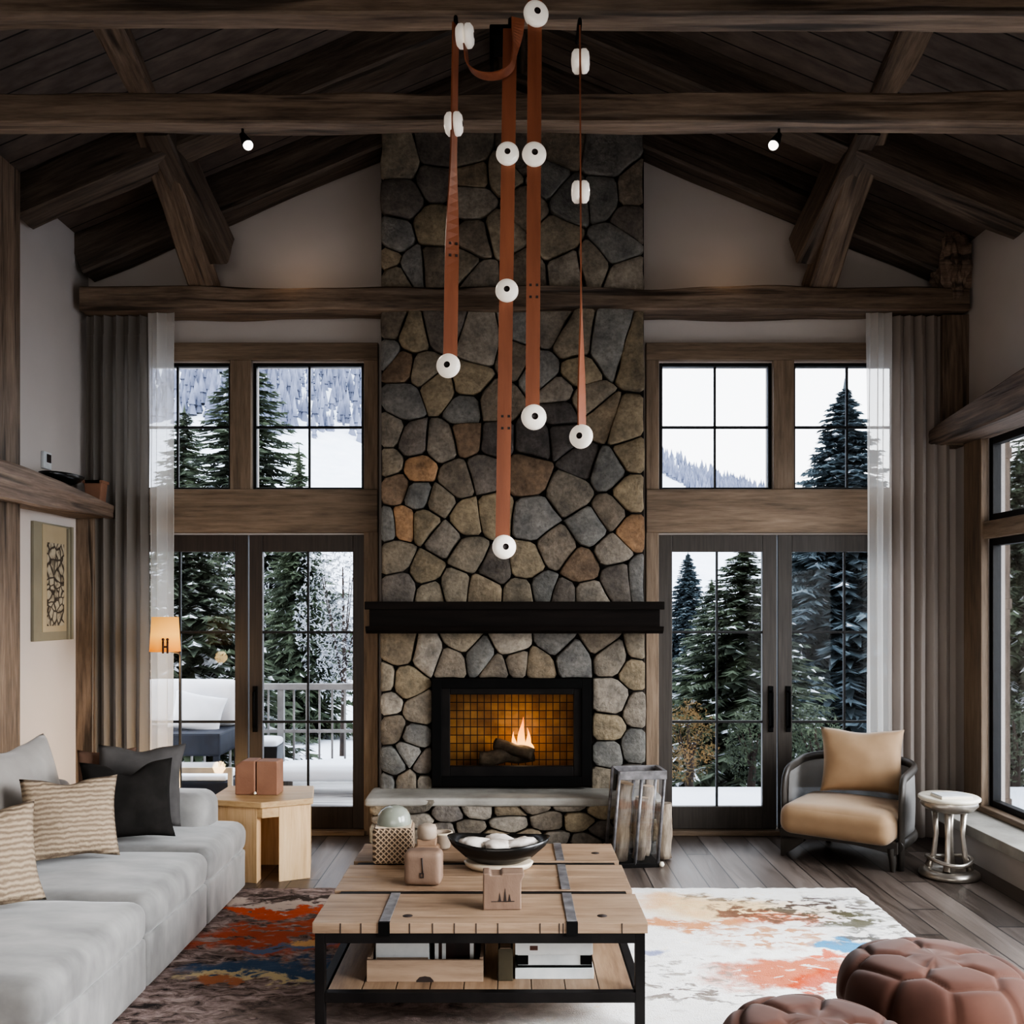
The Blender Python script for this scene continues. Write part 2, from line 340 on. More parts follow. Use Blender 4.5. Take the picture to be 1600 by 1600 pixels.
# ------------------------------------------------------------------ mesh helpers
def BM(): return bmesh.new()
def add_box(bm, lo, hi, mi=0, bev=0.0):
    x0, y0, z0 = lo; x1, y1, z1 = hi
    v = [bm.verts.new(p) for p in ((x0, y0, z0), (x1, y0, z0), (x1, y1, z0), (x0, y1, z0), (x0, y0, z1), (x1, y0, z1), (x1, y1, z1), (x0, y1, z1))]
    fs = [bm.faces.new([v[i] for i in q]) for q in ((3, 2, 1, 0), (4, 5, 6, 7), (0, 1, 5, 4), (1, 2, 6, 5), (2, 3, 7, 6), (3, 0, 4, 7))]
    for f in fs: f.material_index = mi
    if bev:
        es = list({e for f in fs for e in f.edges})
        r = bmesh.ops.bevel(bm, geom=es, offset=bev, segments=2, profile=0.6, affect='EDGES')
        for f in r['faces']: f.material_index = mi
    return fs
def add_prism(bm, pts, z0, z1, mi=0, axis='Z'):
    def mk(p, h): return {'Z': (p[0], p[1], h), 'Y': (p[0], h, p[1]), 'X': (h, p[0], p[1])}[axis]
    a = [bm.verts.new(mk(p, z0)) for p in pts]; b = [bm.verts.new(mk(p, z1)) for p in pts]
    n = len(pts); fs = [bm.faces.new(a[::-1]), bm.faces.new(b)]
    for i in range(n): fs.append(bm.faces.new((a[i], a[(i + 1) % n], b[(i + 1) % n], b[i])))
    for f in fs: f.material_index = mi
    return fs
def add_tube(bm, pts, radii, seg=10, mi=0, cap=True, flat=None):
    pts = [Vector(p) for p in pts]
    if not hasattr(radii, '__len__'): radii = [radii] * len(pts)
    rings = []; ref = None
    for i, p in enumerate(pts):
        d = (pts[min(i + 1, len(pts) - 1)] - pts[max(i - 1, 0)]).normalized()
        if ref is None: ref = Vector((0, 0, 1)) if abs(d.z) < 0.9 else Vector((0, 1, 0))
        u = (ref - d * ref.dot(d)).normalized(); w = d.cross(u); ref = u
        fu, fw = flat or (1, 1)
        rings.append([bm.verts.new(p + (u * math.cos(2 * PI * k / seg) * fu + w * math.sin(2 * PI * k / seg) * fw) * radii[i]) for k in range(seg)])
    for a, b in zip(rings, rings[1:]):
        for k in range(seg):
            f = bm.faces.new((a[k], a[(k + 1) % seg], b[(k + 1) % seg], b[k])); f.material_index = mi; f.smooth = True
    if cap:
        for r, rev in ((rings[0], True), (rings[-1], False)):
            f = bm.faces.new(r[::-1] if rev else r); f.material_index = mi
    return rings
def add_lathe(bm, prof, seg=32, c=(0, 0, 0), mi=0, sx=1, sy=1, mat=None):
    rings = []; c = Vector(c); mat = mat or Matrix.Identity(3)
    for r, z in prof:
        if r <= 1e-6: rings.append([bm.verts.new(c + mat @ Vector((0, 0, z)))])
        else: rings.append([bm.verts.new(c + mat @ Vector((r * sx * math.cos(2 * PI * k / seg), r * sy * math.sin(2 * PI * k / seg), z))) for k in range(seg)])
    for a, b in zip(rings, rings[1:]):
        for k in range(seg):
            k2 = (k + 1) % seg
            if len(a) == 1 and len(b) == 1: continue
            if len(a) == 1: q = (a[0], b[k2], b[k])
            elif len(b) == 1: q = (a[k], a[k2], b[0])
            else: q = (a[k], a[k2], b[k2], b[k])
            f = bm.faces.new(q); f.material_index = mi; f.smooth = True
def rounded_box(bm, size, r, n=14, crown=0.0, wrinkle=0.0, c=(0, 0, 0), seed=0, mi=0):
    hx, hy, hz = [s / 2 for s in size]; r = min(r, hx, hy, hz); c = Vector(c); vm = {}
    def pt(u, v, w):
        k = (round(u, 4), round(v, 4), round(w, 4))
        if k in vm: return vm[k]
        p = Vector((u * hx, v * hy, w * hz))
        inn = Vector((max(-hx + r, min(hx - r, p.x)), max(-hy + r, min(hy - r, p.y)), max(-hz + r, min(hz - r, p.z))))
        d = p - inn
        q = inn + d.normalized() * r if d.length > 1e-9 else p
        if q.z > 0: q.z += crown * (1 - u * u) * (1 - v * v)
        if wrinkle:
            nn = noise.noise(q * 5 + Vector((seed, 0, 0))) * 0.6 + noise.noise(q * 11 + Vector((0, seed, 0))) * 0.4
            q += (q - Vector((0, 0, 0))).normalized() * nn * wrinkle
        vm[k] = bm.verts.new(c + q); return vm[k]
    def g(i):  # denser near the borders
        t = i / n * 2 - 1
        return math.copysign(1 - (1 - abs(t)) ** 1.6, t) if abs(t) < 1 else t
    S = [g(i) for i in range(n + 1)]
    for s in (-1, 1):
        for f in (lambda a, b: (a, b, s), lambda a, b: (s, a, b), lambda a, b: (b, s, a)):
            for i in range(n):
                for j in range(n):
                    q = [pt(*f(S[i], S[j])), pt(*f(S[i + 1], S[j])), pt(*f(S[i + 1], S[j + 1])), pt(*f(S[i], S[j + 1]))]
                    if s < 0: q.reverse()
                    try:
                        fc = bm.faces.new(q); fc.smooth = True; fc.material_index = mi
                    except ValueError: pass
def pillow_bm(w, h, t, seed=0, slump=0.0, dent=0.0, wr=0.006):
    """knife-edge cushion standing in XZ, front towards -Y, bottom at z=0"""
    bm = BM(); n = 22; g = {}
    for s in (-1, 1):
        for i in range(n + 1):
            for j in range(n + 1):
                u, v = i / n * 2 - 1, j / n * 2 - 1; edge = i in (0, n) or j in (0, n)
                if edge and (i, j, -1) in g and s == 1: g[i, j, 1] = g[i, j, -1]; continue
                x = w / 2 * u * (1 - 0.09 * (1 - v * v)) ; z = h / 2 * v * (1 - 0.09 * (1 - u * u))
                th = t / 2 * ((1 - u ** 2) ** 0.42) * ((1 - v ** 2) ** 0.42)
                if dent and v > 0: z -= dent * h * math.exp(-(u / 0.35) ** 2) * v * v
                y = s * th
                p = Vector((x, y, z)); q = noise.noise(Vector((x * 9, s * 3.0 + seed, z * 9))) * wr * (0 if edge else 1)
                p.y += s * q; p.x += noise.noise(Vector((z * 7, seed, 1))) * wr; p.z += noise.noise(Vector((x * 7, seed, 4))) * wr
                p.y += slump * (v + 1) ** 2 * 0.25
                g[i, j, s] = bm.verts.new(p + Vector((0, 0, h / 2)))
    for s in (-1, 1):
        for i in range(n):
            for j in range(n):
                q = [g[i, j, s], g[i + 1, j, s], g[i + 1, j + 1, s], g[i, j + 1, s]]
                if s == 1: q.reverse()
                f = bm.faces.new(q); f.smooth = True
    return bm

def link(name, bm, mats, parent=None, loc=None, rot=None, bevel=0.0, sharp=None, label=None):
    me = bpy.data.meshes.new(name)
    bmesh.ops.recalc_face_normals(bm, faces=bm.faces[:]) if sharp != 'keep' else None
    bm.to_mesh(me); bm.free()
    for m in (mats if isinstance(mats, (list, tuple)) else [mats]): me.materials.append(m)
    o = bpy.data.objects.new(name, me); C.objects.link(o)
    if parent: o.parent = parent
    if loc is not None: o.location = loc
    if rot is not None: o.rotation_euler = rot
    if bevel:
        b = o.modifiers.new('edge', 'BEVEL'); b.width = bevel; b.segments = 2; b.limit_method = 'ANGLE'
    if label: o['label'] = label
    return o
def tag(o, label, cat, group=None, kind=None):
    o['label'] = label; o['category'] = cat
    if group: o['group'] = group
    if kind: o['kind'] = kind
    return o
def thing(name, label, cat, loc=(0, 0, 0), rz=0.0, group=None, rot=None):
    o = bpy.data.objects.new(name, None); C.objects.link(o)
    o.location = loc; o.rotation_euler = rot or (0, 0, rz); o.empty_display_size = 0.1
    return tag(o, label, cat, group)
def struct(o, label=None):
    o['kind'] = 'structure'
    if label: o['label'] = label
    return o
def group_empty(name, loc=(0, 0, 0), rz=0.0, label=None):
    o = bpy.data.objects.new(name, None); C.objects.link(o); o.location = loc; o.rotation_euler = (0, 0, rz)
    return struct(o, label)
def dup(o, parent=None):
    c = o.copy(); C.objects.link(c)
    if parent: c.parent = parent
    for ch in list(o.children): dup(ch, c)
    return c
def hewn_bm(L, w, h, amp=0.012, seed=0, taper=None):
    """timber along local X from 0 to L, centred in Y and Z, with hewn faces"""
    bm = BM(); n = max(6, int(L / 0.09)); rings = []
    prof = []
    for k in range(4):
        a = [(-1, -1), (1, -1), (1, 1), (-1, 1)]; p, q = a[k], a[(k + 1) % 4]
        for s in (0.06, 0.35, 0.65, 0.94): prof.append((p[0] + (q[0] - p[0]) * s, p[1] + (q[1] - p[1]) * s))
    for i in range(n + 1):
        x = L * i / n; f = taper(i / n) if taper else (1, 1, 0)
        r = []
        for (a, b) in prof:
            y, z = a * w / 2 * f[0], b * h / 2 * f[1] + f[2]
            d = noise.noise(Vector((x * 2.2, y * 6 + seed * 3.1, z * 6))) * amp + noise.noise(Vector((x * 0.8, seed, a + b))) * amp
            r.append(bm.verts.new((x, y * (1 + d / (w / 2)), z * (1 + d / (h / 2)) if not f[2] else z + d * b)))
        rings.append(r)
    m = len(prof)
    for a, b in zip(rings, rings[1:]):
        for k in range(m): bm.faces.new((a[k], a[(k + 1) % m], b[(k + 1) % m], b[k]))
    bm.faces.new(rings[0][::-1]); bm.faces.new(rings[-1])
    return bm
def timber(name, p0, p1, w, h, mat, seed=0, amp=0.012, label=None, roll=0.0, taper=None):
    p0, p1 = Vector(p0), Vector(p1); d = p1 - p0
    o = link(name, hewn_bm(d.length, w, h, amp, seed, taper), mat)
    x = d.normalized(); up = Vector((0, 0, 1)) if abs(x.z) < 0.95 else Vector((0, -1, 0))
    y = up.cross(x).normalized(); z = x.cross(y)
    m = Matrix((x, y, z)).transposed().to_4x4(); m.translation = p0
    o.matrix_world = m @ Matrix.Rotation(roll, 4, 'X')
    return struct(o, label)

# ------------------------------------------------------------------ the shell
XL, XR, YB, YF = -3.15, 3.30, 7.14, -2.6
Z0, PITCH = 4.38, 0.42
def roof(x): return Z0 + PITCH * (3.15 - abs(x))
bm = BM(); add_box(bm, (XL - .2, YF - .2, -0.12), (XR + .2, YB + .22, 0)); struct(link('floor', bm, M['floor']))

def wall_panels(bm, axis, at, th, u0, u1, z0, z1, holes):
    us = sorted({u0, u1, *[h[0] for h in holes], *[h[1] for h in holes]}); zs = sorted({z0, z1, *[h[2] for h in holes], *[h[3] for h in holes]})
    for a, b in zip(us, us[1:]):
        for c, d in zip(zs, zs[1:]):
            mu, mz = (a + b) / 2, (c + d) / 2
            if any(h[0] < mu < h[1] and h[2] < mz < h[3] for h in holes): continue
            if axis == 'Y': add_box(bm, (a, at, c), (b, at + th, d))
            else: add_box(bm, (at, a, c), (at + th, b, d))
WIN = [(190, 362), (395, 570), (1030, 1206), (1238, 1412)]                 # upper windows, px
DOOR = [(173, 572), (1028, 1425)]
WY, WZ = (567, 766), (PZ(766, YB), PZ(567, YB))
DZ = (0.0, PZ(836, YB))
holes = [(PX(a, YB), PX(b, YB), *WZ) for a, b in WIN] + [(PX(a, YB), PX(b, YB), -0.1, DZ[1]) for a, b in DOOR]
holes.append((-0.52, 0.52, 0.3, 1.3))                                       # firebox passage behind the chimney
bm = BM(); wall_panels(bm, 'Y', YB, 0.18, XL, XR, 0.0, 4.3, holes)
add_prism(bm, [(XL, 4.3), (XR, 4.3), (XR, roof(XR) + .02), (0, roof(0) + .02), (XL, roof(XL) + .02)], YB, YB + 0.18, axis='Y')
struct(link('wall_back', bm, M['wall']))
bm = BM(); add_box(bm, (XL - 0.18, YF, 0), (XL, YB + 0.18, roof(XL) + .02)); struct(link('wall_left', bm, M['wall']))
RW = [(4.75, 6.68), (2.55, 4.5), (0.35, 2.3)]                               # right wall windows along Y
RZL, RZM0, RZM1, RZH = 0.30, 2.16, 2.28, 2.86
bm = BM(); wall_panels(bm, 'X', XR, 0.13, YF, YB + .18, 0, roof(XR) + .02, [(a, b, RZL, RZH) for a, b in RW])
struct(link('wall_right', bm, M['wall']))
bm = BM(); add_box(bm, (XL - .18, YF - 0.18, 0), (XR + .18, YF, 4.3))
add_prism(bm, [(XL, 4.3), (XR, 4.3), (XR, roof(XR)), (0, roof(0)), (XL, roof(XL))], YF - .18, YF, axis='Y'); struct(link('wall_front', bm, M['wall']))
bm = BM()
for s, xe in ((-1, XL - .18), (1, XR + .18)):
    add_prism(bm, [(0, roof(0)), (xe, roof(xe)), (xe, roof(xe) + .15), (0, roof(0) + .15)] if s > 0 else [(xe, roof(xe)), (0, roof(0)), (0, roof(0) + .15), (xe, roof(xe) + .15)], YF - .2, YB + .5, axis='Y')
struct(link('ceiling', bm, M['ceiling']))

# casings of the back wall
def trim(n, p0, p1, mat, axis, bev=0.006, parent=None):
    """board between two corners with its grain on local X"""
    lo = Vector([min(a, b) for a, b in zip(p0, p1)]); hi = Vector([max(a, b) for a, b in zip(p0, p1)]); c = (lo + hi) / 2; s = (hi - lo) / 2
    bm = BM()
    if axis == 'X': add_box(bm, (-s.x, -s.y, -s.z), (s.x, s.y, s.z), bev=bev); rot = (0, 0, 0)
    elif axis == 'Z': add_box(bm, (-s.z, -s.y, -s.x), (s.z, s.y, s.x), bev=bev); rot = (0, -PI / 2, 0)
    else: add_box(bm, (-s.y, -s.x, -s.z), (s.y, s.x, s.z), bev=bev); rot = (0, 0, PI / 2)
    return struct(link(n, bm, mat, loc=c, rot=rot))
tn = iter(range(1, 99))
def T(p0, p1, mat, axis): return trim('trim_%d' % next(tn), p0, p1, mat, axis)
yc = YB - 0.05
for side in (0, 1):
    xa, xb = ((173, 592) if side == 0 else (1008, 1425)); Xa, Xb = PX(xa, YB), PX(xb, YB)
    T((Xa, yc, PZ(565, YB)), (Xb, YB, PZ(538, YB)), M['casing'], 'X')                      # head board
    T((Xa, yc - .02, PZ(833, YB)), (Xb, YB, PZ(766, YB)), M['casing'], 'X')               # beam between windows and doors
    if side == 0: T((PX(570, YB), yc, 0), (PX(592, YB), YB, PZ(565, YB)), M['casing'], 'Z'); T((PX(362, YB), yc, PZ(766, YB)), (PX(395, YB), YB, PZ(565, YB)), M['casing'], 'Z')
    else: T((PX(1008, YB), yc, 0), (PX(1028, YB), YB, PZ(565, YB)), M['casing'], 'Z'); T((PX(1206, YB), yc, PZ(766, YB)), (PX(1238, YB), YB, PZ(565, YB)), M['casing'], 'Z')
T((PX(173, YB), yc - .02, 0), (PX(572, YB), YB + .1, .035), M['casing'], 'X'); T((PX(1028, YB), yc - .02, 0), (PX(1425, YB), YB + .1, .035), M['casing'], 'X')

def glazed(name, kind_label, x0, x1, z0, z1, y, stile, bottom, nx, nz, fm, mm, depth=0.05, mz=None, axis='Y', top=None):
    """window or door leaf in the XZ plane of local space"""
    g = group_empty(name, (0, 0, 0), 0, kind_label)
    W_, H_ = x1 - x0, z1 - z0; top = top or stile
    def bx(bm, a, b, c, d, e0, e1): add_box(bm, (a, e0, c), (b, e1, d))
    bm = BM()
    bx(bm, 0, stile, 0, H_, 0, depth); bx(bm, W_ - stile, W_, 0, H_, 0, depth); bx(bm, stile, W_ - stile, 0, bottom, 0, depth); bx(bm, stile, W_ - stile, H_ - top, H_, 0, depth)
    link('leaf_frame' if 'door' in name else 'window_frame', bm, fm, g, bevel=0.004)
    bm = BM()
    for k in range(1, nx): bx(bm, stile + (W_ - 2 * stile) * k / nx - .008, stile + (W_ - 2 * stile) * k / nx + .008, bottom, H_ - top, depth * .3, depth * .7)
    for zz in (mz or [bottom + (H_ - top - bottom) * k / nz for k in range(1, nz)]): bx(bm, stile, W_ - stile, zz - .009, zz + .009, depth * .28, depth * .72)
    link('muntin', bm, mm, g)
    bm = BM(); bx(bm, stile, W_ - stile, bottom, H_ - top, depth * .48, depth * .52); link('glass_pane', bm, M['glass'], g)
    return g
for i, (a, b) in enumerate(WIN):
    X0, X1 = PX(a, YB), PX(b, YB)
    g = glazed('window_%d' % (i + 1), 'upper window with black frame and four panes', X0, X1, WZ[0], WZ[1], YB, .026, .022, 2, 2, M['frame_dark'], M['frame_dark'], top=.026)
    g.location = (X0, YB + .005, WZ[0])
leaves = [(173, 388, 'door_1', 'left'), (390, 572, 'door_2', 'left'), (1028, 1213, 'door_3', 'right'), (1215, 1425, 'door_4', 'right')]
for a, b, nm, s in leaves:
    X0, X1 = PX(a, YB), PX(b, YB); H_ = DZ[1] - .04
    g = glazed(nm, 'tall glazed door leaf', X0, X1, .04, DZ[1], YB, (.098 if s == 'left' else .105), .165, 2, 3,
               M['door_warm'] if s == 'left' else M['door'], M['frame_dark'], mz=[PZ(1128, YB) - .04, PZ(988, YB) - .04], top=.125)
    g.location = (X0, YB - .01, .04)
    if nm != 'door_4':
        pass
    hx = {'door_1': None, 'door_2': .045, 'door_3': X1 - X0 - .045, 'door_4': .075}[nm]
    if hx is not None:
        bm = BM(); add_box(bm, (hx - .018, -.012, .72), (hx + .018, 0, 1.06), bev=.003)
        h = link('handle', bm, M['black'], g, label='long black pull handle')
        bm = BM(); add_tube(bm, [(hx, -.012, .76), (hx, -.05, .76), (hx, -.05, 1.02), (hx, -.012, 1.02)], .009, 8); link('handle_bar', bm, M['black'], h)

# ------------------------------------------------------------------ timbers
timber('wall_beam', (-3.09, 6.99, 3.893), (3.27, 6.99, 3.893), .27, .165, M['beam'], 1, .016, 'horizontal rough timber on the gable wall')
timber('tie_beam', (XL - .02, 4.60, 4.048), (XR + .02, 4.60, 4.048), .12, .14, M['beam'], 2, .01, 'second tie beam under the roof')
timber('tie_beam', (XL - .02, 3.80, 4.09), (XR + .02, 3.80, 4.09), .12, .19, M['beam'], 3, .01, 'nearest tie beam along the top of the view')
def rafter_pair(Y, drop, w, h, seed, mat):
    for s, xe in ((-1, XL), (1, XR)):
        z0 = roof(xe) - drop - h / 2 ; z1 = roof(0) - drop - h / 2
        timber('rafter', (xe, Y, z0), (0.02 * s, Y, z1), w, h, mat, seed + (s > 0), .012, 'sloping roof rafter')
rafter_pair(7.02, 0.0, .22, .30, 11, M['beam_dark'])
rafter_pair(6.12, 0.0, .22, .26, 13, M['beam_dark'])
timber('purlin', (0, YF, 5.62), (0, YB, 5.62), .2, .2, M['beam_dark'], 15, .01, 'ridge timber')
def brace(xa, ya, Ya, xb, yb, Yb, w, h, seed, mir=True, mat='beam'):
    for s in ((1, -1) if mir else (1,)):
        a, b = P(xa, ya, Ya), P(xb, yb, Yb)
        if s < 0: a.x, b.x = -a.x, -b.x
        timber('roof_brace', a, b, w, h, M[mat], seed + s, .014, 'leaning roof brace')
brace(322, 455, 7.0, 236, 185, 5.95, .19, .17, 21)
brace(346, 392, 6.86, 250, 190, 5.97, .15, .26, 24, mat='beam_dark')
brace(226, 150, 5.90, 164, 16, 5.08, .17, .16, 27)
brace(198, 150, 5.92, 128, 16, 5.08, .1, .12, 29, mat='beam_dark')
# side wall posts and the arched headers
T((XL, 5.50, 0), (XL + .17, 5.82, roof(XL) - .06), M['beam'], 'Z')
T((XL, 6.93, 0), (XL + .13, 7.13, 2.36), M['beam'], 'Z')
T((XR - .19, 6.93, 2.86), (XR, 7.13, 3.80), M['beam'], 'Z')
def arch(side, zc, h):
    x = (XL + .14) if side < 0 else (XR - .14)
    def tp(t):   # t=0 near end, 1 far end
        k = max(0.0, (t - 0.72) / 0.28)
        return (1, 1 - 0.62 * k ** 1.6, -h * 0.16 * k ** 1.4 if side < 0 else -h * 0.28 * k)
    return timber('arched_header', (x, 2.0, zc), (x, 6.98, zc), .26, h, M['arch'], 31 + side, .012, 'curved timber header on the side wall', taper=tp)
arch(-1, 2.41, .225); arch(1, 2.99, .25)
# burl at the top right corner
bm = BM(); bmesh.ops.create_icosphere(bm, subdivisions=4, radius=1)
for v in bm.verts:
    n_ = noise.noise(v.co * 2.2) * .35 + noise.noise(v.co * 5) * .22
    v.co = Vector((v.co.x * .13, v.co.y * .10, v.co.z * .32)) * (1 + n_)
struct(link('trim_40', bm, M['arch'], loc=(3.19, 6.93, 4.17)), 'gnarled burl of wood in the upper corner')

# right wall windows, casing, ledge
for i, (a, b) in enumerate(RW):
    w = b - a
    for z0, z1, nm in ((RZL, RZM0, 0), (RZM1, RZH, 1)):
        g = glazed('window_%d' % (5 + i * 2 + nm), 'side window with dark frame', 0, w, z0, z1, 0, .05, .05, 1, 1, M['frame_dark'], M['frame_dark'], depth=.06)
        for ch in list(g.children):
            if ch.name.startswith('muntin'): bpy.data.objects.remove(ch)
        g.rotation_euler = (0, 0, PI / 2); g.location = (XR + .08, a, z0)
    T((XR - .03, a - .0, RZM0), (XR + .12, b, RZM1), M['casing'], 'Y')
for y0, y1 in ((6.66, 6.92), (4.5, 4.75), (2.3, 2.55), (.1, .35)):
    T((XR - .045, y0, RZL - .06), (XR + .005, y1, RZH), M['casing'], 'Z')
T((XR - .34, YF, .20), (XR, 6.75, .27), M['slab'], 'Y'); T((XR - .06, YF, .27), (XR + .02, 6.92, .31), M['casing'], 'Y')
bm = BM(); add_box(bm, (XR - .26, YF, 0), (XR, 6.70, .20)); struct(link('baseboard_right', bm, M['wall']))
bm = BM(); add_box(bm, (XL, YF, 0), (XL + .02, 6.93, .14)); struct(link('baseboard_left', bm, M['wall']))

# ------------------------------------------------------------------ stonework
SG = srgb
PAL = [SG(138, 130, 118), SG(146, 136, 120), SG(128, 126, 122), SG(148, 134, 114), SG(120, 113, 106), SG(150, 142, 131), SG(134, 124, 111)]
RUST, TAN, ORA, BLUE, DARK = SG(138, 118, 99), SG(152, 139, 117), SG(168, 136, 106), SG(128, 127, 123), SG(98, 93, 90)  # ORA paints warm lit patches onto some chimney stones
def clip(poly, a, b, c):
    out = []
    for i, p in enumerate(poly):
        q = poly[(i + 1) % len(poly)]; dp = a * p[0] + b * p[1] - c; dq = a * q[0] + b * q[1] - c
        if dp <= 0: out.append(p)
        if dp * dq < 0: t = dp / (dp - dq); out.append((p[0] + (q[0] - p[0]) * t, p[1] + (q[1] - p[1]) * t))
    return out
def voronoi(seeds, rect, hole=None):
    x0, y0, x1, y1 = rect; cells = []
    for i, s in enumerate(seeds):
        poly = [(x0, y0), (x1, y0), (x1, y1), (x0, y1)]
        for j, o in enumerate(seeds):
            if i == j: continue
            a, b = o[0] - s[0], o[1] - s[1]
            poly = clip(poly, a, b, (o[0] ** 2 + o[1] ** 2 - s[0] ** 2 - s[1] ** 2) / 2)
            if len(poly) < 3: break
        if hole and len(poly) > 2:
            hx0, hy0, hx1, hy1 = hole
            opts = [(hx0 - s[0], (1, 0, hx0)), (s[0] - hx1, (-1, 0, -hx1)), (hy0 - s[1], (0, 1, hy0)), (s[1] - hy1, (0, -1, -hy1))]
            poly = clip(poly, *max(opts)[1])
        cells.append(poly)
    return cells
def stones(bm, cells, seeds, plane, depth, gap, rng, soft=1, mi=0, to3=None):
    lay = bm.loops.layers.float_color.get('Col') or bm.loops.layers.float_color.new('Col')
    for poly, s in zip(cells, seeds):
        if len(poly) < 3: continue
        A = sum(p[0] * q[1] - q[0] * p[1] for p, q in zip(poly, poly[1:] + poly[:1])) / 2
        if abs(A) < 60: continue
        cx = sum(p[0] for p in poly) / len(poly); cy = sum(p[1] for p in poly) / len(poly)
        r = math.sqrt(abs(A) / PI); k = max(.5, 1 - gap / r * rng.uniform(.7, 1.5))
        pts = [(cx + (p[0] - cx) * k, cy + (p[1] - cy) * k) for p in poly]
        # split long edges and wobble them, then round the corners
        sp = []
        for p, q in zip(pts, pts[1:] + pts[:1]):
            L = math.hypot(q[0] - p[0], q[1] - p[1]); m = max(1, int(L / 22))
            for e in range(m):
                t = e / m; jx = rng.uniform(-2.2, 2.2) if e else 0; jy = rng.uniform(-2.2, 2.2) if e else 0
                sp.append((p[0] + (q[0] - p[0]) * t + jx, p[1] + (q[1] - p[1]) * t + jy))
        pts = sp
        for _ in range(soft):
            nx_ = []
            for p, q in zip(pts, pts[1:] + pts[:1]):
                nx_ += [(p[0] * .83 + q[0] * .17, p[1] * .83 + q[1] * .17), (p[0] * .17 + q[0] * .83, p[1] * .17 + q[1] * .83)]
            pts = nx_
        d = depth * rng.uniform(.55, 1.15); tx, ty = rng.uniform(-.2, .2), rng.uniform(-.15, .15)
        rings = []
        for sc, dd in ((1.0, 0.0), (1.0, .72), (.975, .92), (.92, 1.0), (.5, 1.03)):
            ring = []
            for p in pts:
                q = (cx + (p[0] - cx) * sc, cy + (p[1] - cy) * sc)
                tilt = ((q[0] - cx) * tx + (q[1] - cy) * ty) / r * depth * (1 if dd > .5 else 0)
                ring.append(bm.verts.new(to3(q[0], q[1], d * dd + tilt)))
            rings.append(ring)
        cv = bm.verts.new(to3(cx, cy, d * 1.05))
        fs = []
        for a, b in zip(rings, rings[1:]):
            for i in range(len(a)): fs.append(bm.faces.new((a[i], a[(i + 1) % len(a)], b[(i + 1) % len(a)], b[i])))
        for i in range(len(rings[-1])): fs.append(bm.faces.new((rings[-1][i], rings[-1][(i + 1) % len(pts)], cv)))
        base = s[2] if len(s) > 2 and s[2] else PAL[rng.randrange(len(PAL))]; v = rng.uniform(.82, 1.15)
        for f in fs:
            f.smooth = True; f.material_index = mi
            for l in f.loops: l[lay] = (base[0] * v, base[1] * v, base[2] * v, 1)
rng = random.Random(4)
up = lambda L: [(560 + a[0] / 3.265, 480 + a[1] / 3.265, *(a[2:])) for a in L]
U = up([(150,110),(285,160,TAN),(140,230),(420,130),(610,190),(225,300,RUST),(330,320),(410,420,TAN),(560,385,TAN),(230,480),(550,520,BLUE),(690,500),(815,240),(850,140,BLUE),(960,120),(940,320),
  (1080,190),(1030,430),(1110,340,TAN),(1290,220,BLUE),(1400,250,TAN),(1150,480),(1040,540,DARK),(560,670,RUST),(280,690),(150,640),(150,800),(420,700),(310,830,ORA),(500,880),(640,840),
  (690,680,DARK),(900,680,DARK),(1050,665,DARK),(860,850,RUST),(1140,790,DARK),(1080,940),(1260,830,BLUE),(1230,580),(1360,620,TAN),(1400,740,TAN),(310,960,BLUE),(190,920,RUST),(140,1110,BLUE),
  (230,1100,ORA),(340,1100,TAN),(410,990),(550,1080,TAN),(440,1180),(690,1060,TAN),(890,1080),(1190,1120,BLUE),(1280,1060),(1390,960,TAN),(1390,1150,ORA),(560,1260),(700,1330),(855,1310,TAN),
  (1010,1240),(1130,1330,RUST),(340,1350,TAN),(190,1280),(220,1430),(490,1430),(370,1460),(640,1450),(830,1460),(940,1440,BLUE),(1160,1475),(1330,1380),(1050,1475),(1430,1370),(1300,1240)])
tp = lambda L: [(590 + a[0] / 3.906, 200 + a[1] / 3.906, *(a[2:])) for a in L]
V = tp([(140,220),(150,430),(100,690),(60,800),(220,850),(110,920),(370,160),(350,320),(590,290),(580,440),(360,620,TAN),(340,840),(600,690),(520,850),(610,930),(560,160),(760,280),(760,650),
  (1040,320,BLUE),(1180,440,BLUE),(1110,140),(1370,420,BLUE),(1390,190),(1560,400),(1080,680),(1170,880),(1440,740,BLUE),(1310,850),(1560,560),(1500,920),(900,500),(890,900),(860,180)])
lw = lambda L: [(560 + a[0] / 3.265, 920 + a[1] / 3.265, *(a[2:])) for a in L]
Lw = lw([(210,300),(360,330),(130,470),(240,480,TAN),(310,620),(150,580),(170,710),(290,750),(260,830),(180,880,BLUE),(130,1000),(250,1000),(350,890),(350,1000),(520,255),(470,370),(620,350,BLUE),
  (700,410),(780,270),(810,380),(910,390),(1000,255),(1090,350),(1230,255),(1290,340),(1420,420,TAN),(1290,560),(1430,620),(1270,712,TAN),(1270,830,BLUE),(1410,800,BLUE),(1240,990),(1440,300),(1400,980)])
YC = 6.93                                                                    # mortar face of the chimney
to3c = lambda x, y, d: P(x, y, YC) + Vector((0, -d, 0))
bm = BM()
FB = (676, 1060, 924, 1229)                                                   # fireplace opening, px
CXL, CXR = PX(596, YC), PX(1006, YC)
hx0, hx1, hz0, hz1 = PX(680, YC), PX(919, YC), PZ(1226, YC), PZ(1064, YC)
ztop = roof(0)
add_box(bm, (CXL, YC, 0), (hx0, YB, ztop - .45), mi=1); add_box(bm, (hx1, YC, 0), (CXR, YB, ztop - .45), mi=1)
add_box(bm, (hx0, YC, 0), (hx1, YB, hz0), mi=1); add_box(bm, (hx0, YC, hz1), (hx1, YB, ztop - .3), mi=1)
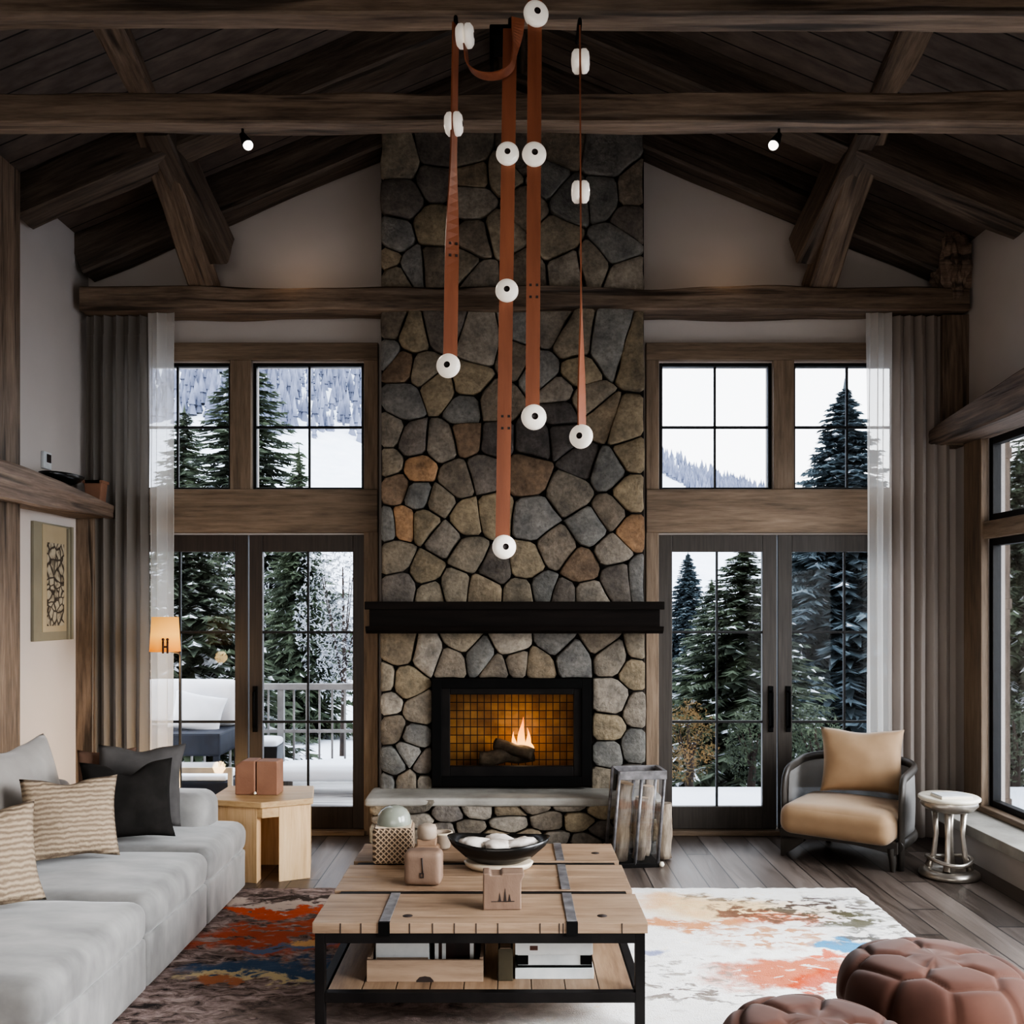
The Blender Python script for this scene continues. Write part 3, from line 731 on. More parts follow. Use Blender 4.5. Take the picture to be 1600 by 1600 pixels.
stones(bm, voronoi(U, (596, 482, 1006, 948)), U, YC, .05, 1.1, rng, to3=to3c)
stones(bm, voronoi(V, (596, 165, 1006, 470)), V, YC, .05, 1.1, rng, to3=to3c)
stones(bm, voronoi(Lw, (594, 980, 1008, 1250), FB), Lw, YC, .05, 1.1, rng, to3=to3c)
struct(link('wall_chimney', bm, [M['stone'], M['mortar']]), 'field stone chimney breast')

# hearth
YH = 6.56; hz = .385
HX0, HX1 = PX(577, YH), PX(1030, YH)
g = group_empty('hearth', (0, 0, 0), 0, 'raised stone hearth'); g['category'] = 'hearth'
bm = BM(); add_box(bm, (HX0 + .02, YH + .03, 0), (HX1 - .02, YC, hz - .05)); link('core', bm, M['mortar'], g)
bm = BM(); Hs = lw([(130,1100),(290,1110),(450,1140),(610,1120),(760,1120),(880,1090),(1080,1080),(1270,1120,TAN),(170,1190),(310,1170),(770,1200),(980,1190),(1110,1190,TAN),(560,1220),(430,1230),(700,1265),(1000,1265),(1250,1230),(1400,1130),(1470,1230,TAN),(880,1265),(100,1240),
    (300,1270),(520,1290),(1150,1280),(1380,1280),(200,1320),(420,1330),(640,1330),(860,1340),(1080,1340),(1300,1340),(1480,1340)])
Hq = [(a[0] * .5, *a[1:]) for a in Hs]
stones(bm, [[(p[0] * 2, p[1]) for p in c] for c in voronoi(Hq, (577 * .5, 1246, 1030 * .5, 1334))], Hs, YH, .05, 1.4, rng, to3=lambda x, y, d: P(x, y, YH + .03) + Vector((0, -d, 0)))
link('stone_face', bm, M['stone'], g)
bm = BM(); rounded_box(bm, (HX1 - HX0 + .06, YC - YH + .06, .06), .022, 26, 0, .012, ((HX0 + HX1) / 2, (YH + YC) / 2, hz - .03), 3); link('slab', bm, M['slab'], g)

# mantel
YM = 6.66
t = thing('mantel_shelf', 'dark stepped mantel shelf across the stone chimney', 'mantel', (PX(804, YM), YM, PZ(990, YM)))
W_ = PX(1038, YM) - PX(570, YM); D_ = YC - YM - .0
zt = PZ(940, YM) - PZ(990, YM)
bm = BM(); add_box(bm, (-W_ / 2, -.02, zt - .055), (W_ / 2, D_, zt), bev=.005); link('shelf', bm, M['mantel'], t)
bm = BM(); add_box(bm, (-W_ / 2 + .03, .01, .05), (W_ / 2 - .03, D_, zt - .055)); link('fascia', bm, M['mantel'], t)
bm = BM(); add_prism(bm, [(.03, 0), (.0, .02), (-.012, .05), (D_, .05), (D_, 0)], -W_ / 2 + .005, W_ / 2 - .005, axis='X'); link('bottom_moulding', bm, M['mantel'], t)

# fireplace insert
YI = 6.86
t = thing('fireplace_insert', 'black framed glass fronted fireplace set in the stone', 'fireplace', (PX(799.5, YI), YI, PZ(1228, YI)))
W_ = PX(924, YI) - PX(675, YI); H_ = PZ(1060, YI) - PZ(1228, YI)
def ringbox(bm, w, h, t_, y0, y1, z=0, tb=None, tt=None):
    tb = tb or t_; tt = tt or t_
    add_box(bm, (-w / 2, y0, z), (-w / 2 + t_, y1, z + h)); add_box(bm, (w / 2 - t_, y0, z), (w / 2, y1, z + h))
    add_box(bm, (-w / 2 + t_, y0, z), (w / 2 - t_, y1, z + tb)); add_box(bm, (-w / 2 + t_, y0, z + h - tt), (w / 2 - t_, y1, z + h))
bm = BM(); ringbox(bm, W_, H_, .07, -.02, .09); link('surround', bm, M['black'], t, bevel=.003)
bm = BM(); ringbox(bm, W_ - .13, H_ - .13, .062, 0.0, .05, .065, .075, .05); link('door_frame', bm, M['blackwood'], t, bevel=.004)
bm = BM(); gw, g0, g1 = W_ - .26, .142, H_ - .115
add_box(bm, (-gw / 2, .028, g0), (gw / 2, .032, g1)); link('glass_pane', bm, M['fire_glass'], t)
bm = BM(); D_ = .40; w2, z0, z1 = hx1 - hx0 - .02, .04, H_ - .035
add_box(bm, (-w2 / 2, .09, z0), (w2 / 2, D_, z0 + .02)); add_box(bm, (-w2 / 2, .09, z1 - .02), (w2 / 2, D_, z1)); add_box(bm, (-w2 / 2, .09, z0), (-w2 / 2 + .02, D_, z1)); add_box(bm, (w2 / 2 - .02, .09, z0), (w2 / 2, D_, z1))
link('firebox', bm, M['mortar'], t)
bm = BM(); add_box(bm, (-w2 / 2, D_, z0), (w2 / 2, D_ + .03, z1)); link('tiled_back', bm, M['tile'], t, label='amber tiled back of the firebox')
FI = Vector(t.location)
def log_obj(name, L, r, loc, rot, bark, cut, label, cat='log', group=None, seed=0):
    bm = BM(); n = 12; pts = []; rad = []
    for i in range(n + 1):
        s = i / n; pts.append((noise.noise(Vector((s * 3, seed, 0))) * r * .3, noise.noise(Vector((s * 3, 0, seed))) * r * .3, L * s)); rad.append(r * (1 + .12 * noise.noise(Vector((s * 5, seed, 9)))))
    rings = add_tube(bm, pts, rad, 14)
    for i, ring in enumerate(rings):
        for k, v in enumerate(ring):
            c = Vector(pts[i]); v.co = c + (v.co - c) * (1 + .12 * noise.noise(Vector((k * .9, i * .7, seed))))
    for f in bm.faces:
        if len(f.verts) > 4: f.material_index = 1
    o = link(name, bm, [bark, cut], loc=loc, rot=rot)
    if cat: tag(o, label, cat, group)
    return o
log_obj('firewood_log', .40, .055, FI + Vector((-.24, .22, .165)), (0, PI / 2 - .05, .15), M['log_char'], M['log_char'], 'charred grey log lying in front of the flames', seed=1)
log_obj('firewood_log', .30, .045, FI + Vector((-.12, .275, .262)), (0, PI / 2 + .22, -.35), M['log_char'], M['log_char'], 'charred split log resting on the larger log in the fireplace', seed=2)
bm = BM(); rr = random.Random(3)
for cxf, hh, ww in ((.02, .17, .03), (.075, .28, .04), (.12, .20, .03), (-.05, .10, .028), (-.10, .06, .022), (.15, .10, .02)):
    pts, rad = [], []
    for i in range(11):
        s = i / 10; pts.append((cxf + math.sin(s * 5 + cxf * 40) * .012 * s, .29 + rr.uniform(-.004, .004), .18 + hh * s)); rad.append(max(.0012, ww * (math.sin(PI * min(1, s * .75 + .2)) ** 1.0) * (1 - s) ** .55))
    add_tube(bm, pts, rad, 10)
tag(link('flames', bm, M['flame'], loc=FI), 'orange flames burning behind the charred logs', 'fire', kind='stuff')

# ------------------------------------------------------------------ curtains
def curtain_bm(x0, x1, y, z0, z1, pitch, amp, seed):
    bm = BM(); nx = int((x1 - x0) / pitch * 14); nz = 24; g = {}
    r_ = random.Random(seed); ph = [r_.uniform(-.5, .5) for _ in range(60)]
    for i in range(nx + 1):
        for j in range(nz + 1):
            x = x0 + (x1 - x0) * i / nx; z = z0 + (z1 - z0) * j / nz; u = (x - x0) / pitch
            a = amp * (1 + .35 * noise.noise(Vector((u * .6, seed, z * .35)))); k = u + .22 * noise.noise(Vector((u * .8, seed + 5, z * .3)))
            dy = a * math.sin(2 * PI * k) + a * .3 * math.sin(4 * PI * k + seed)
            dx = pitch * .13 * math.sin(4 * PI * k)
            g[i, j] = bm.verts.new((x + dx, y + dy, z))
    for i in range(nx):
        for j in range(nz): bm.faces.new((g[i, j], g[i + 1, j], g[i + 1, j + 1], g[i, j + 1])).smooth = True
    return bm
YCu = 6.97
def drape(x0, x1, mat, label, name='curtain', pitch=.085, amp=.032, seed=0, y=YCu):
    t = thing(name, label, 'curtain', ((x0 + x1) / 2, y, 0))
    h = (x1 - x0) / 2
    link('fabric', curtain_bm(-h, h, 0, .015, 3.66, pitch, amp, seed), mat, t, sharp='keep')
    link('heading', curtain_bm(-h, h, 0, 3.66, 3.80, pitch, amp * .8, seed), mat, t, sharp='keep')
drape(PX(134, YCu), PX(234, YCu), M['drape'], 'backlit grey linen drape hanging in the corner left of the glazed doors', seed=1)
drape(PX(232, 6.895), PX(273, 6.895), M['sheer'], 'narrow white sheer curtain beside the backlit drape on the left', 'sheer_curtain', pitch=.1, amp=.014, seed=2, y=6.895)
drape(PX(1354, 6.895), PX(1391, 6.895), M['sheer'], 'narrow white sheer curtain behind the tan armchair', 'sheer_curtain', pitch=.1, amp=.014, seed=3, y=6.895)
drape(PX(1389, YCu), PX(1484, YCu), M['drape_r'], 'beige linen drape in the corner behind the silver stool', seed=4)

# ------------------------------------------------------------------ rug
RX0, RX1, RY0, RY1 = -1.95, 2.06, 2.0, 5.73
bm = BM(); nx, ny = 150, 140; g = {}
for i in range(nx + 1):
    for j in range(ny + 1):
        x = RX0 + (RX1 - RX0) * i / nx; y = RY0 + (RY1 - RY0) * j / ny; e = min(i, nx - i, j, ny - j)
        z = .016 + .005 * noise.noise(Vector((x * 14, y * 14, 0))) + .004 * noise.noise(Vector((x * 40, y * 40, 3)))
        if e == 0: z = .003
        jx = .014 * noise.noise(Vector((x * 22, y * 22, 5))) if e < 2 else 0; jy = .016 * noise.noise(Vector((x * 22, y * 22, 8))) if e < 2 else 0
        g[i, j] = bm.verts.new((x + jx, y + jy, z))
for i in range(nx):
    for j in range(ny): bm.faces.new((g[i, j], g[i + 1, j], g[i + 1, j + 1], g[i, j + 1])).smooth = True
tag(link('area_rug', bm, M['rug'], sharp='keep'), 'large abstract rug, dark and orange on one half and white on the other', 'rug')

# ------------------------------------------------------------------ sofa
SX0, SX1, SY0, SY1 = -2.78, -1.58, 3.20, 5.75
sofa = thing('sofa', 'long light grey velvet sofa along the left wall', 'sofa', (-2.1, 4.5, .0))
def sp(lo, hi): return Vector(((lo[0] + hi[0]) / 2 + 2.1, (lo[1] + hi[1]) / 2 - 4.5, (lo[2] + hi[2]) / 2)), [b - a for a, b in zip(lo, hi)]
secs = [(3.20, 4.16), (4.17, 4.985), (4.995, 5.70)]
for i, (a, b) in enumerate(secs):
    c, s = sp((SX0 + .1, a, .027), (SX1, b, .255)); bm = BM(); rounded_box(bm, s, .02, 16, 0, .004, c, i); link('skirt', bm, M['sofa'], sofa)
    c, s = sp((SX0 + .2, a + .002, .235), (SX1 + .012, b - .002, .425)); bm = BM(); rounded_box(bm, s, .07, 26, .022, .012, c, i + 4); link('seat_cushion', bm, M['sofa'], sofa)
c, s = sp((SX0, 5.44, .027), (-1.735, 5.745, .615)); bm = BM(); rounded_box(bm, s, .09, 20, .01, .008, c, 9); link('arm', bm, M['sofa'], sofa)
c, s = sp((SX0, SY0, .027), (SX0 + .24, 5.6, .70)); bm = BM(); rounded_box(bm, s, .08, 20, .0, .008, c, 10); link('back', bm, M['sofa'], sofa)
for y_, w_, z_, sd, lean, x_ in ((4.92, .82, .40, 3, -.24, -2.46), (4.08, .94, .40, 5, -.24, -2.44)):
    bm = pillow_bm(w_, .60, .25, sd, 0, .03, .014)
    link('back_cushion', bm, M['back_fabric'], sofa, (x_ + 2.1, y_ - 4.5, z_), (lean, 0, PI / 2))

def cushion(name, label, w, h, t_, loc, rz, lean, mat, seed, dent=0, roll=0, wr=.008):
    o = link(name, pillow_bm(w, h, t_, seed, 0, dent, wr), mat, loc=loc, rot=(lean, roll, rz)); return tag(o, label, 'pillow', 'throw pillows on the sofa')
cushion('throw_pillow', 'beige ribbed knit pillow next to the black pillow', .45, .40, .15, (-2.11, 4.60, .475), .66, -.32, M['ribbed'], 1, .06, .05)
cushion('throw_pillow', 'beige ribbed pillow cut by the left picture edge', .46, .42, .17, (-2.10, 3.82, .47), .75, -.35, M['ribbed'], 2, .05)
cushion('throw_pillow', 'black pillow with a sharp crease, in front of the charcoal one', .46, .42, .17, (-2.0, 5.00, .47), .42, -.30, M['pillow_black'], 3, .16)
cushion('throw_pillow', 'charcoal grey pillow leaning by the sofa arm', .46, .46, .15, (-2.06, 5.28, .47), .28, -.24, M['pillow_grey'], 4, .05, .03)
cushion('throw_pillow', 'brown pillow mostly hidden behind the black pillow', .31, .42, .11, (-2.27, 5.375, .47), .40, -.10, M['pillow_brown'], 5)

# ------------------------------------------------------------------ coffee table
TX0, TX1, TY0, TY1, TH = -.775, .525, 3.75, 5.02, .45
ct = thing('coffee_table', 'square plank top coffee table on a black iron frame', 'coffee table', (-.125, 4.385, 0.02))
def cl(x, y, z): return (x + .125, y - 4.385, z - .02)
def cbox(bm, lo, hi, mi=0, bev=0): add_box(bm, cl(*lo), cl(*hi), mi, bev)
for y_ in (4.165, 4.6325):
    bm = BM(); cbox(bm, (TX0 + .03, y_ - .024, TH - .075), (TX1 - .03, y_ + .024, TH - .006)); link('gap_shade_bar', bm, M['blackwood'], ct)  # black bar added in the plank gap to stand for its shade
edges = [TY0, G(0, 1393, TH).y - .008, G(0, 1347, TH).y - .01, TY1]
rows = [(TY0, 4.14), (4.19, 4.60), (4.665, TY1)]
for i, (a, b) in enumerate(rows):
    bm = BM(); n = 2; 
    for k in range(n):
        y0 = a + (b - a) * k / n; y1 = a + (b - a) * (k + 1) / n
        cbox(bm, (TX0 + .006 * (i - 1), y0 + .0007, TH - .042), (TX1 - .006 * (i - 1), y1 - .0007, TH - .002 * ((k + i) % 2)), bev=.0025)
    pl = link('tabletop_plank', bm, M['table_wood'], ct)
for x in (-.67, -.59, -.40, -.31, -.225, -.14, -.055, .11, .185, .20, .43):
    bm = BM(); cbox(bm, (x - .0018, TY0 - .0012, TH - .041), (x + .0018, TY0 + .004, TH - .002)); link('end_seam', bm, M['hole'], ct)
def gx(x, y): return G(x, y, TH).x
for x_, y0, y1 in ((-.50, TY0, 4.14), (.235, TY0, 4.14), (.235, 4.19, 4.60), (.235, 4.665, TY1)):
    bm = BM(); cbox(bm, (x_ - .02, y0 + .01, TH - .001), (x_ + .02, y1 - .004, TH + .004), bev=.001)
    if y0 == TY0: cbox(bm, (x_ - .022, y0 - .005, TH - .05), (x_ + .022, y0 + .014, TH + .003), 1)
    link('metal_strap', bm, [M['steel'], M['black']], ct)
for px, py in ((637, 1431), (941, 1431), (930, 1333)):
    p = G(px, py, TH); bm = BM(); add_lathe(bm, [(0, .0006), (.02, .0006), (.021, -.004)], 20, cl(p.x, p.y, TH)); link('dowel_hole', bm, M['hole'], ct)
fy0, fy1 = TY0 + .005, TY1 - .02
for x_ in (TX0 + .004, TX1 - .042):
    for y_ in (fy0, fy1 - .038):
        bm = BM(); cbox(bm, (x_, y_, .02), (x_ + .038, y_ + .038, TH - .042), bev=.002); link('leg', bm, M['blackwood'], ct)
for y_ in (fy0, fy1 - .038):
    for zz in (TH - .082, .135):
        bm = BM(); cbox(bm, (TX0 + .042, y_, zz), (TX1 - .042, y_ + .036, zz + .04), bev=.002); link('frame_rail', bm, M['blackwood'], ct)
for x_ in (TX0 + .004, TX1 - .042):
    for zz in (TH - .082, .135):
        bm = BM(); cbox(bm, (x_, fy0 + .038, zz), (x_ + .036, fy1 - .038, zz + .04), bev=.002); link('frame_rail', bm, M['blackwood'], ct)
bm = BM(); n = 9
for k in range(n):
    x0 = TX0 + .045 + (TX1 - TX0 - .09) * k / n; x1 = TX0 + .045 + (TX1 - TX0 - .09) * (k + 1) / n
    cbox(bm, (x0 + .002, fy0 + .036, .15), (x1 - .002, fy1 - .038, .172), bev=.002)
link('lower_shelf', bm, M['shelf_wood'], ct)
SHZ = .172
# on the lower shelf
def X_(px, Y): return PX(px, Y)
cy = 3.86
t = thing('wooden_crate', 'open pale wooden crate with a cut grip on the lower shelf', 'crate', (PX(665, 3.9), 4.05, SHZ))
w, d, h = .47, .36, .135
bm = BM(); add_box(bm, (-w / 2, -d / 2, 0), (w / 2, -d / 2 + .015, .088), bev=.002); link('front_panel', bm, M['crate_wood'], t)
bm = BM(); add_box(bm, (-w / 2, d / 2 - .015, 0), (w / 2, d / 2, h + .05), bev=.002); link('back_panel', bm, M['crate_wood'], t)
for s in (-1, 1):
    bm = BM(); add_box(bm, (s * w / 2 - (.015 if s > 0 else 0), -d / 2 + .015, 0), (s * w / 2 + (.015 if s < 0 else 0), d / 2 - .015, .095), bev=.002); link('side_panel', bm, M['crate_wood'], t)
bm = BM(); add_box(bm, (-w / 2 + .015, -d / 2 + .015, 0), (w / 2 - .015, d / 2 - .015, .012)); link('bottom', bm, M['crate_wood'], t)
bm = BM(); add_prism(bm, [(-.035, .0), (.035, .0), (.035, .006), (.022, .02), (0, .024), (-.022, .02), (-.035, .006)], -d / 2 - .001, -d / 2 + .003, axis='Y'); link('hand_grip', bm, M['hole'], t, label='dark cut hand grip')
for (ox, oy, sx, sy, sz, m_, lb) in ((-.10, .02, .22, .24, .165, 'white_paper', 'pale grey cloth bound book standing in the shelf crate'), (.115, .02, .17, .21, .155, 'dark_paper', 'dark box with two white bands inside the shelf crate')):
    o = thing('book' if m_ == 'white_paper' else 'game_box', lb, 'book' if m_ == 'white_paper' else 'box', (t.location.x + ox, t.location.y + oy, SHZ + .0125))
    bm = BM(); add_box(bm, (-sx / 2, -sy / 2, 0), (sx / 2, sy / 2, sz), bev=.003); link('cover', bm, M[m_], o)
    bm = BM()
    if m_ == 'dark_paper':
        for xx in (-.075, -.045, .07): add_box(bm, (xx - .008, -sy / 2 - .001, .02), (xx + .008, sy / 2 + .001, sz + .001))
    else: add_box(bm, (-sx / 2 + .004, -sy / 2 - .0012, sz * .2), (sx / 2 - .004, -sy / 2 + .01, sz * .35))
    link('band', bm, M['white_paper'] if m_ == 'dark_paper' else M['crate_wood'], o)
bk = thing('storage_box', 'flat white lower box of the stack on the shelf', 'box', (PX(865, 3.98), 4.03, SHZ)); w, d = .32, .26
bm = BM(); add_box(bm, (-w / 2, -d / 2, 0), (w / 2, d / 2, .045), bev=.003); link('body', bm, M['white_paper'], bk)
bm = BM(); add_box(bm, (-w / 2 + .006, -d / 2 + .006, .045), (w / 2 - .006, d / 2 - .006, .052)); link('lid', bm, M['black'], bk)
bk2 = thing('storage_box', 'white middle box with black corner caps in the shelf stack', 'box', (bk.location.x, 4.03, SHZ + .0525))
bm = BM(); add_box(bm, (-w / 2 + .01, -d / 2 + .01, 0), (w / 2 - .01, d / 2 - .01, .045), bev=.003); link('body', bm, M['white_paper'], bk2)
for s in (-1, 1):
    bm = BM(); add_box(bm, (s * (w / 2 - .03) - .024, -d / 2 + .006, .004), (s * (w / 2 - .03) + .024, -d / 2 + .03, .041), bev=.002); link('corner_cap', bm, M['black'], bk2)
bk3 = thing('storage_box', 'white top box with a small brown badge and papers, top of the shelf stack', 'box', (bk.location.x, 4.03, SHZ + .098))
bm = BM(); add_box(bm, (-w / 2, -d / 2, 0), (w / 2 - .004, d / 2, .055), bev=.004); link('body', bm, M['white_paper'], bk3)
bm = BM(); add_box(bm, (-.10, -d / 2 - .002, .02), (-.068, -d / 2 + .004, .038)); link('badge', bm, M['leather_dark'], bk3)
bm = BM(); add_box(bm, (-w / 2 + .02, -d / 2 + .04, .055), (w / 2 - .05, d / 2 - .03, .063)); link('lid_print', bm, M['dark_paper'], bk3)
o = thing('folder', 'olive folder standing left of the white boxes on the shelf', 'folder', (PX(790, 3.98), 4.02, SHZ)); bm = BM()
add_box(bm, (-.03, -.14, 0), (.03, .14, .13), bev=.004); link('cover', bm, M['olive'], o); bm = BM(); add_box(bm, (-.022, -.137, .004), (.022, .137, .133)); link('pages', bm, M['crate_wood'], o)

# on the tabletop
p = G(612, 1352, TH); t = thing('woven_canister', 'square woven canister with a domed celadon lid on the coffee table', 'canister', (p.x, p.y + .09, TH + .0005), .05)
bm = BM(); rounded_box(bm, (.195, .175, .175), .02, 12, 0, 0, (0, 0, .0875)); link('basket', bm, M['woven'], t)
bm = BM(); add_box(bm, (-.085, -.078, .172), (.085, .078, .18), bev=.003); link('rim', bm, M['saucer'], t)
bm = BM(); add_lathe(bm, [(.084, .18), (.084, .192), (.078, .222), (.062, .248), (.04, .262), (.016, .268), (0, .269)], 32); link('lid', bm, M['glaze'], t)
p = G(660, 1386, TH); t = thing('hide_box', 'brown hide box with a flap buckle beside the woven canister', 'box', (p.x, p.y + .06, TH + .0005), -.05)
bm = BM(); rounded_box(bm, (.168, .105, .15), .025, 12, 0, .003, (0, 0, .075), 2); link('body', bm, M['box_brown'], t)
bm = BM(); add_tube(bm, [(.0, -.054, .125), (.002, -.0545, .09), (.004, -.054, .055)], [.0035, .003, .0025], 6); ringbox(bm, .018, .022, .004, -.057, -.052, .038); link('buckle', bm, M['hole'], t)
p = G(662, 1362, TH); t = thing('stoppered_bottle', 'squat tan bottle with a lilac grey stopper behind the hide box', 'bottle', (p.x + .015, 4.49, TH + .0005))
bm = BM(); rounded_box(bm, (.125, .09, .125), .022, 12, 0, .002, (0, 0, .0625)); add_box(bm, (-.045, -.03, .12), (.045, .03, .155), bev=.006); link('body', bm, M['tan_leather'], t)
bm = BM(); add_lathe(bm, [(0, .15), (.036, .15), (.046, .162), (.046, .20), (.04, .214), (.02, .22), (0, .221)], 20); link('stopper', bm, M['stoneware'], t)
p = G(784, 1423, TH); t = thing('hide_box', 'brown notched hide box nearest the front of the coffee table', 'box', (p.x, p.y + .05, TH + .0005), .04)
w, h = .155, .15
bm = BM(); add_prism(bm, [(-w / 2, 0), (w / 2, 0), (w / 2, h * .74), (w / 2 + .012, h * .93), (w / 2 + .012, h), (0, h), (-.005, h - .008), (-.045, h - .008), (-.05, h), (-w / 2, h)], -.045, .045, axis='Y'); link('body', bm, M['box_brown'], t, bevel=.005)
bm = BM()
for xx, hh in ((-.01, .035), (.012, .055), (.03, .03)): add_prism(bm, [(xx - .006, .036), (xx + .006, .036), (xx, .036 + hh)], -.0465, -.044, axis='Y')
add_box(bm, (-.045, -.0465, .034), (.05, -.044, .037)); link('stitched_mark', bm, M['hole'], t)
t = thing('clay_cup', 'small tan clay cup at the back edge of the coffee table', 'cup', (PX(691, 4.92), 4.92, TH + .0005))
bm = BM(); add_lathe(bm, [(0, 0), (.038, 0), (.042, .01), (.05, .075), (.052, .082), (.046, .082), (.038, .014), (0, .012)], 24); link('cup_body', bm, M['stoneware'], t); bm = BM(); add_lathe(bm, [(.049, .07), (.0545, .076), (.053, .084), (.047, .083)], 24); link('rim', bm, M['saucer'], t)
p = G(784, 1362, TH); bowl = thing('oval_bowl', 'wide black oval bowl on the coffee table', 'bowl', (PX(779, 4.52), 4.53, TH + .0005), -.06)
bm = BM(); add_lathe(bm, [(0, .03), (.1, .03), (.16, .055), (.225, .1), (.244, .128), (.234, .13), (.208, .104), (.14, .066), (0, .05)], 48, sx=1, sy=.62)
for v in bm.verts: v.co.z += .022 * (v.co.x / .22) ** 2 * (v.co.z / .13)
link('bowl_body', bm, M['bowl_black'], bowl)
bm = BM(); add_lathe(bm, [(0, 0), (.13, 0), (.155, .015), (.165, .034), (.15, .036), (0, .03)], 40, sx=1, sy=.62); link('foot_dish', bm, M['saucer'], bowl)
rr = random.Random(5)
for i, (ox, oy, s, lb) in enumerate(((-.10, .0, .088, 'pale shell at the left end of the black bowl'), (.0, -.04, .075, 'white shell in the middle of the black bowl'), (.105, .005, .088, 'large white shell at the right end of the black bowl'), (.01, .062, .075, 'brown grey shell at the back of the black bowl'))):
    bm = BM(); bmesh.ops.create_icosphere(bm, subdivisions=3, radius=1)
    for v in bm.verts:
        q = v.co * (1 + .25 * noise.noise(v.co * 2.5 + Vector((i * 4, 0, 0)))); v.co = Vector((q.x * s, q.y * s * .6, q.z * .03))
    o = link('sea_shell', bm, M['shell'], loc=Vector(bowl.location) + Vector((ox, oy, .116)), rot=(rr.uniform(-.25, .25), rr.uniform(-.2, .2), rr.uniform(-.5, .5)))
    for f in o.data.polygons: f.use_smooth = True
    tag(o, lb, 'shell', 'shells in the black bowl')

# ------------------------------------------------------------------ side table and box
st = thing('side_table', 'pale wood faceted side table with an open slot, past the sofa arm', 'side table', (-1.55, 6.1, 0))
def sl(L): return [(x + 1.55, y - 6.1) for x, y in L]
plan = [(-1.86, 5.94), (-1.52, 5.84), (-1.255, 5.97), (-1.33, 6.36), (-1.86, 6.36)]
bm = BM(); add_prism(bm, sl([(-1.88, 5.92), (-1.52, 5.82), (-1.235, 5.96), (-1.315, 6.38), (-1.88, 6.38)]), .462, .50); link('table_top', bm, M['pale_wood_h'], st, bevel=.006)
bm = BM(); add_prism(bm, sl([(-1.86, 5.94), (-1.555, 5.85), (-1.555, 5.95), (-1.86, 6.04)]), 0, .462); link('side_panel', bm, M['pale_wood'], st, bevel=.003)
bm = BM(); add_prism(bm, sl([(-1.43, 5.885), (-1.255, 5.97), (-1.33, 6.36), (-1.43, 6.36)]), 0, .462); link('side_panel', bm, M['pale_wood'], st, bevel=.003)
bm = BM(); add_prism(bm, sl([(-1.555, 5.852), (-1.52, 5.842), (-1.43, 5.887), (-1.43, 5.97), (-1.555, 5.95)]), .40, .462); link('lintel', bm, M['pale_wood_h'], st)
bm = BM(); add_prism(bm, sl([(-1.86, 6.28), (-1.43, 6.28), (-1.43, 6.36), (-1.86, 6.36)]), 0, .462); link('back_panel', bm, M['pale_wood'], st)
bx_ = thing('keepsake_box', 'terracotta leather box in two halves on the pale side table', 'box', (PX(404, 6.1), 6.12, .5005), -.05)
bm = BM(); add_prism(bm, [(-.135, 0), (-.006, 0), (-.006, .215), (-.09, .215), (-.135, .185)], -.07, .07, axis='Y'); link('half', bm, M['terracotta'], bx_, bevel=.008)
bm = BM(); add_prism(bm, [(.0, 0), (.135, 0), (.135, .205), (.128, .212), (.0, .212)], -.065, .07, axis='Y'); link('half', bm, M['terracotta'], bx_, bevel=.008)
bm = BM(); add_lathe(bm, [(0, -.01), (.008, -.006), (.01, 0), (.006, .008), (0, .01)], 12, (-.004, -.075, .014)); link('knob', bm, M['ivory'], bx_)
# floor lamp
YL = 6.55; lx = PX(258, YL)
fl = thing('floor_lamp', 'floor lamp with a glowing amber shade by the left curtain', 'lamp', (lx, YL, 0))
bm = BM(); add_lathe(bm, [(0, 0), (.13, 0), (.13, .015), (.03, .025), (0, .026)], 28, (.08, 0, 0)); link('base', bm, M['chair_frame'], fl)
z0, z1 = PZ(1018, YL), PZ(964, YL)
bm = BM(); add_tube(bm, [(.105, 0, .02), (.105, 0, z0 - .03), (.095, 0, z0 - .01), (.0, 0, z0 + .005), (0, 0, z0 + .1)], .007, 10); link('pole', bm, M['chair_frame'], fl)
bm = BM(); add_lathe(bm, [(.102, z0), (.088, z1), (.086, z1), (.1, z0)], 40); link('lamp_shade', bm, M['shade'], fl)
bm = BM()
for s in (-1, 1):
    add_tube(bm, [(.04 + s * .015, -.108, z0 - .008), (.04 + s * .015, -.108, z0 + .075)], .007, 8); add_lathe(bm, [(0, -.01), (.01, 0), (.008, .01), (0, .014)], 10, (.04 + s * .015, -.108, z0 + .082))
add_box(bm, (.02, -.112, z0 + .03), (.06, -.104, z0 + .042)); link('bracket', bm, M['leather_dark'], fl, label='small dark bracket of two pegs')

# ------------------------------------------------------------------ armchair
ac = thing('armchair', 'tan velvet armchair with dark curved frame and mesh sides', 'armchair', (2.13, 6.30, 0), -.635)
W_, D_ = .76, .645; hw = W_ / 2
def U_path(w, yf, yb, r, n=8, z=0.0):
    pts = [(-w, yf, z), (-w, (yf + yb - r) / 2, z), (-w, yb - r, z)]
    for k in range(1, n): a = PI - PI / 2 * k / n; pts.append((-w + r + r * math.cos(a), yb - r + r * math.sin(a), z))
    pts.append((-w + r, yb, z)); pts.append((0, yb + .012, z)); pts.append((w - r, yb, z))
    for k in range(1, n): a = PI / 2 - PI / 2 * k / n; pts.append((w - r + r * math.cos(a), yb - r + r * math.sin(a), z))
    pts += [(w, yb - r, z), (w, (yf + yb - r) / 2, z), (w, yf, z)]
    return pts
pts = U_path(hw, .17, D_, .24)
rail = []
for (x, y, z) in pts: rail.append((x, y, .575 + .05 * max(0, (y - .17) / (D_ - .17))))
front = lambda s: [(s * hw * 1.0, .085, .0), (s * hw * 1.01, .085, .2), (s * hw * 1.02, .09, .42), (s * hw * 1.015, .105, .515), (s * hw * 1.005, .135, .56)]
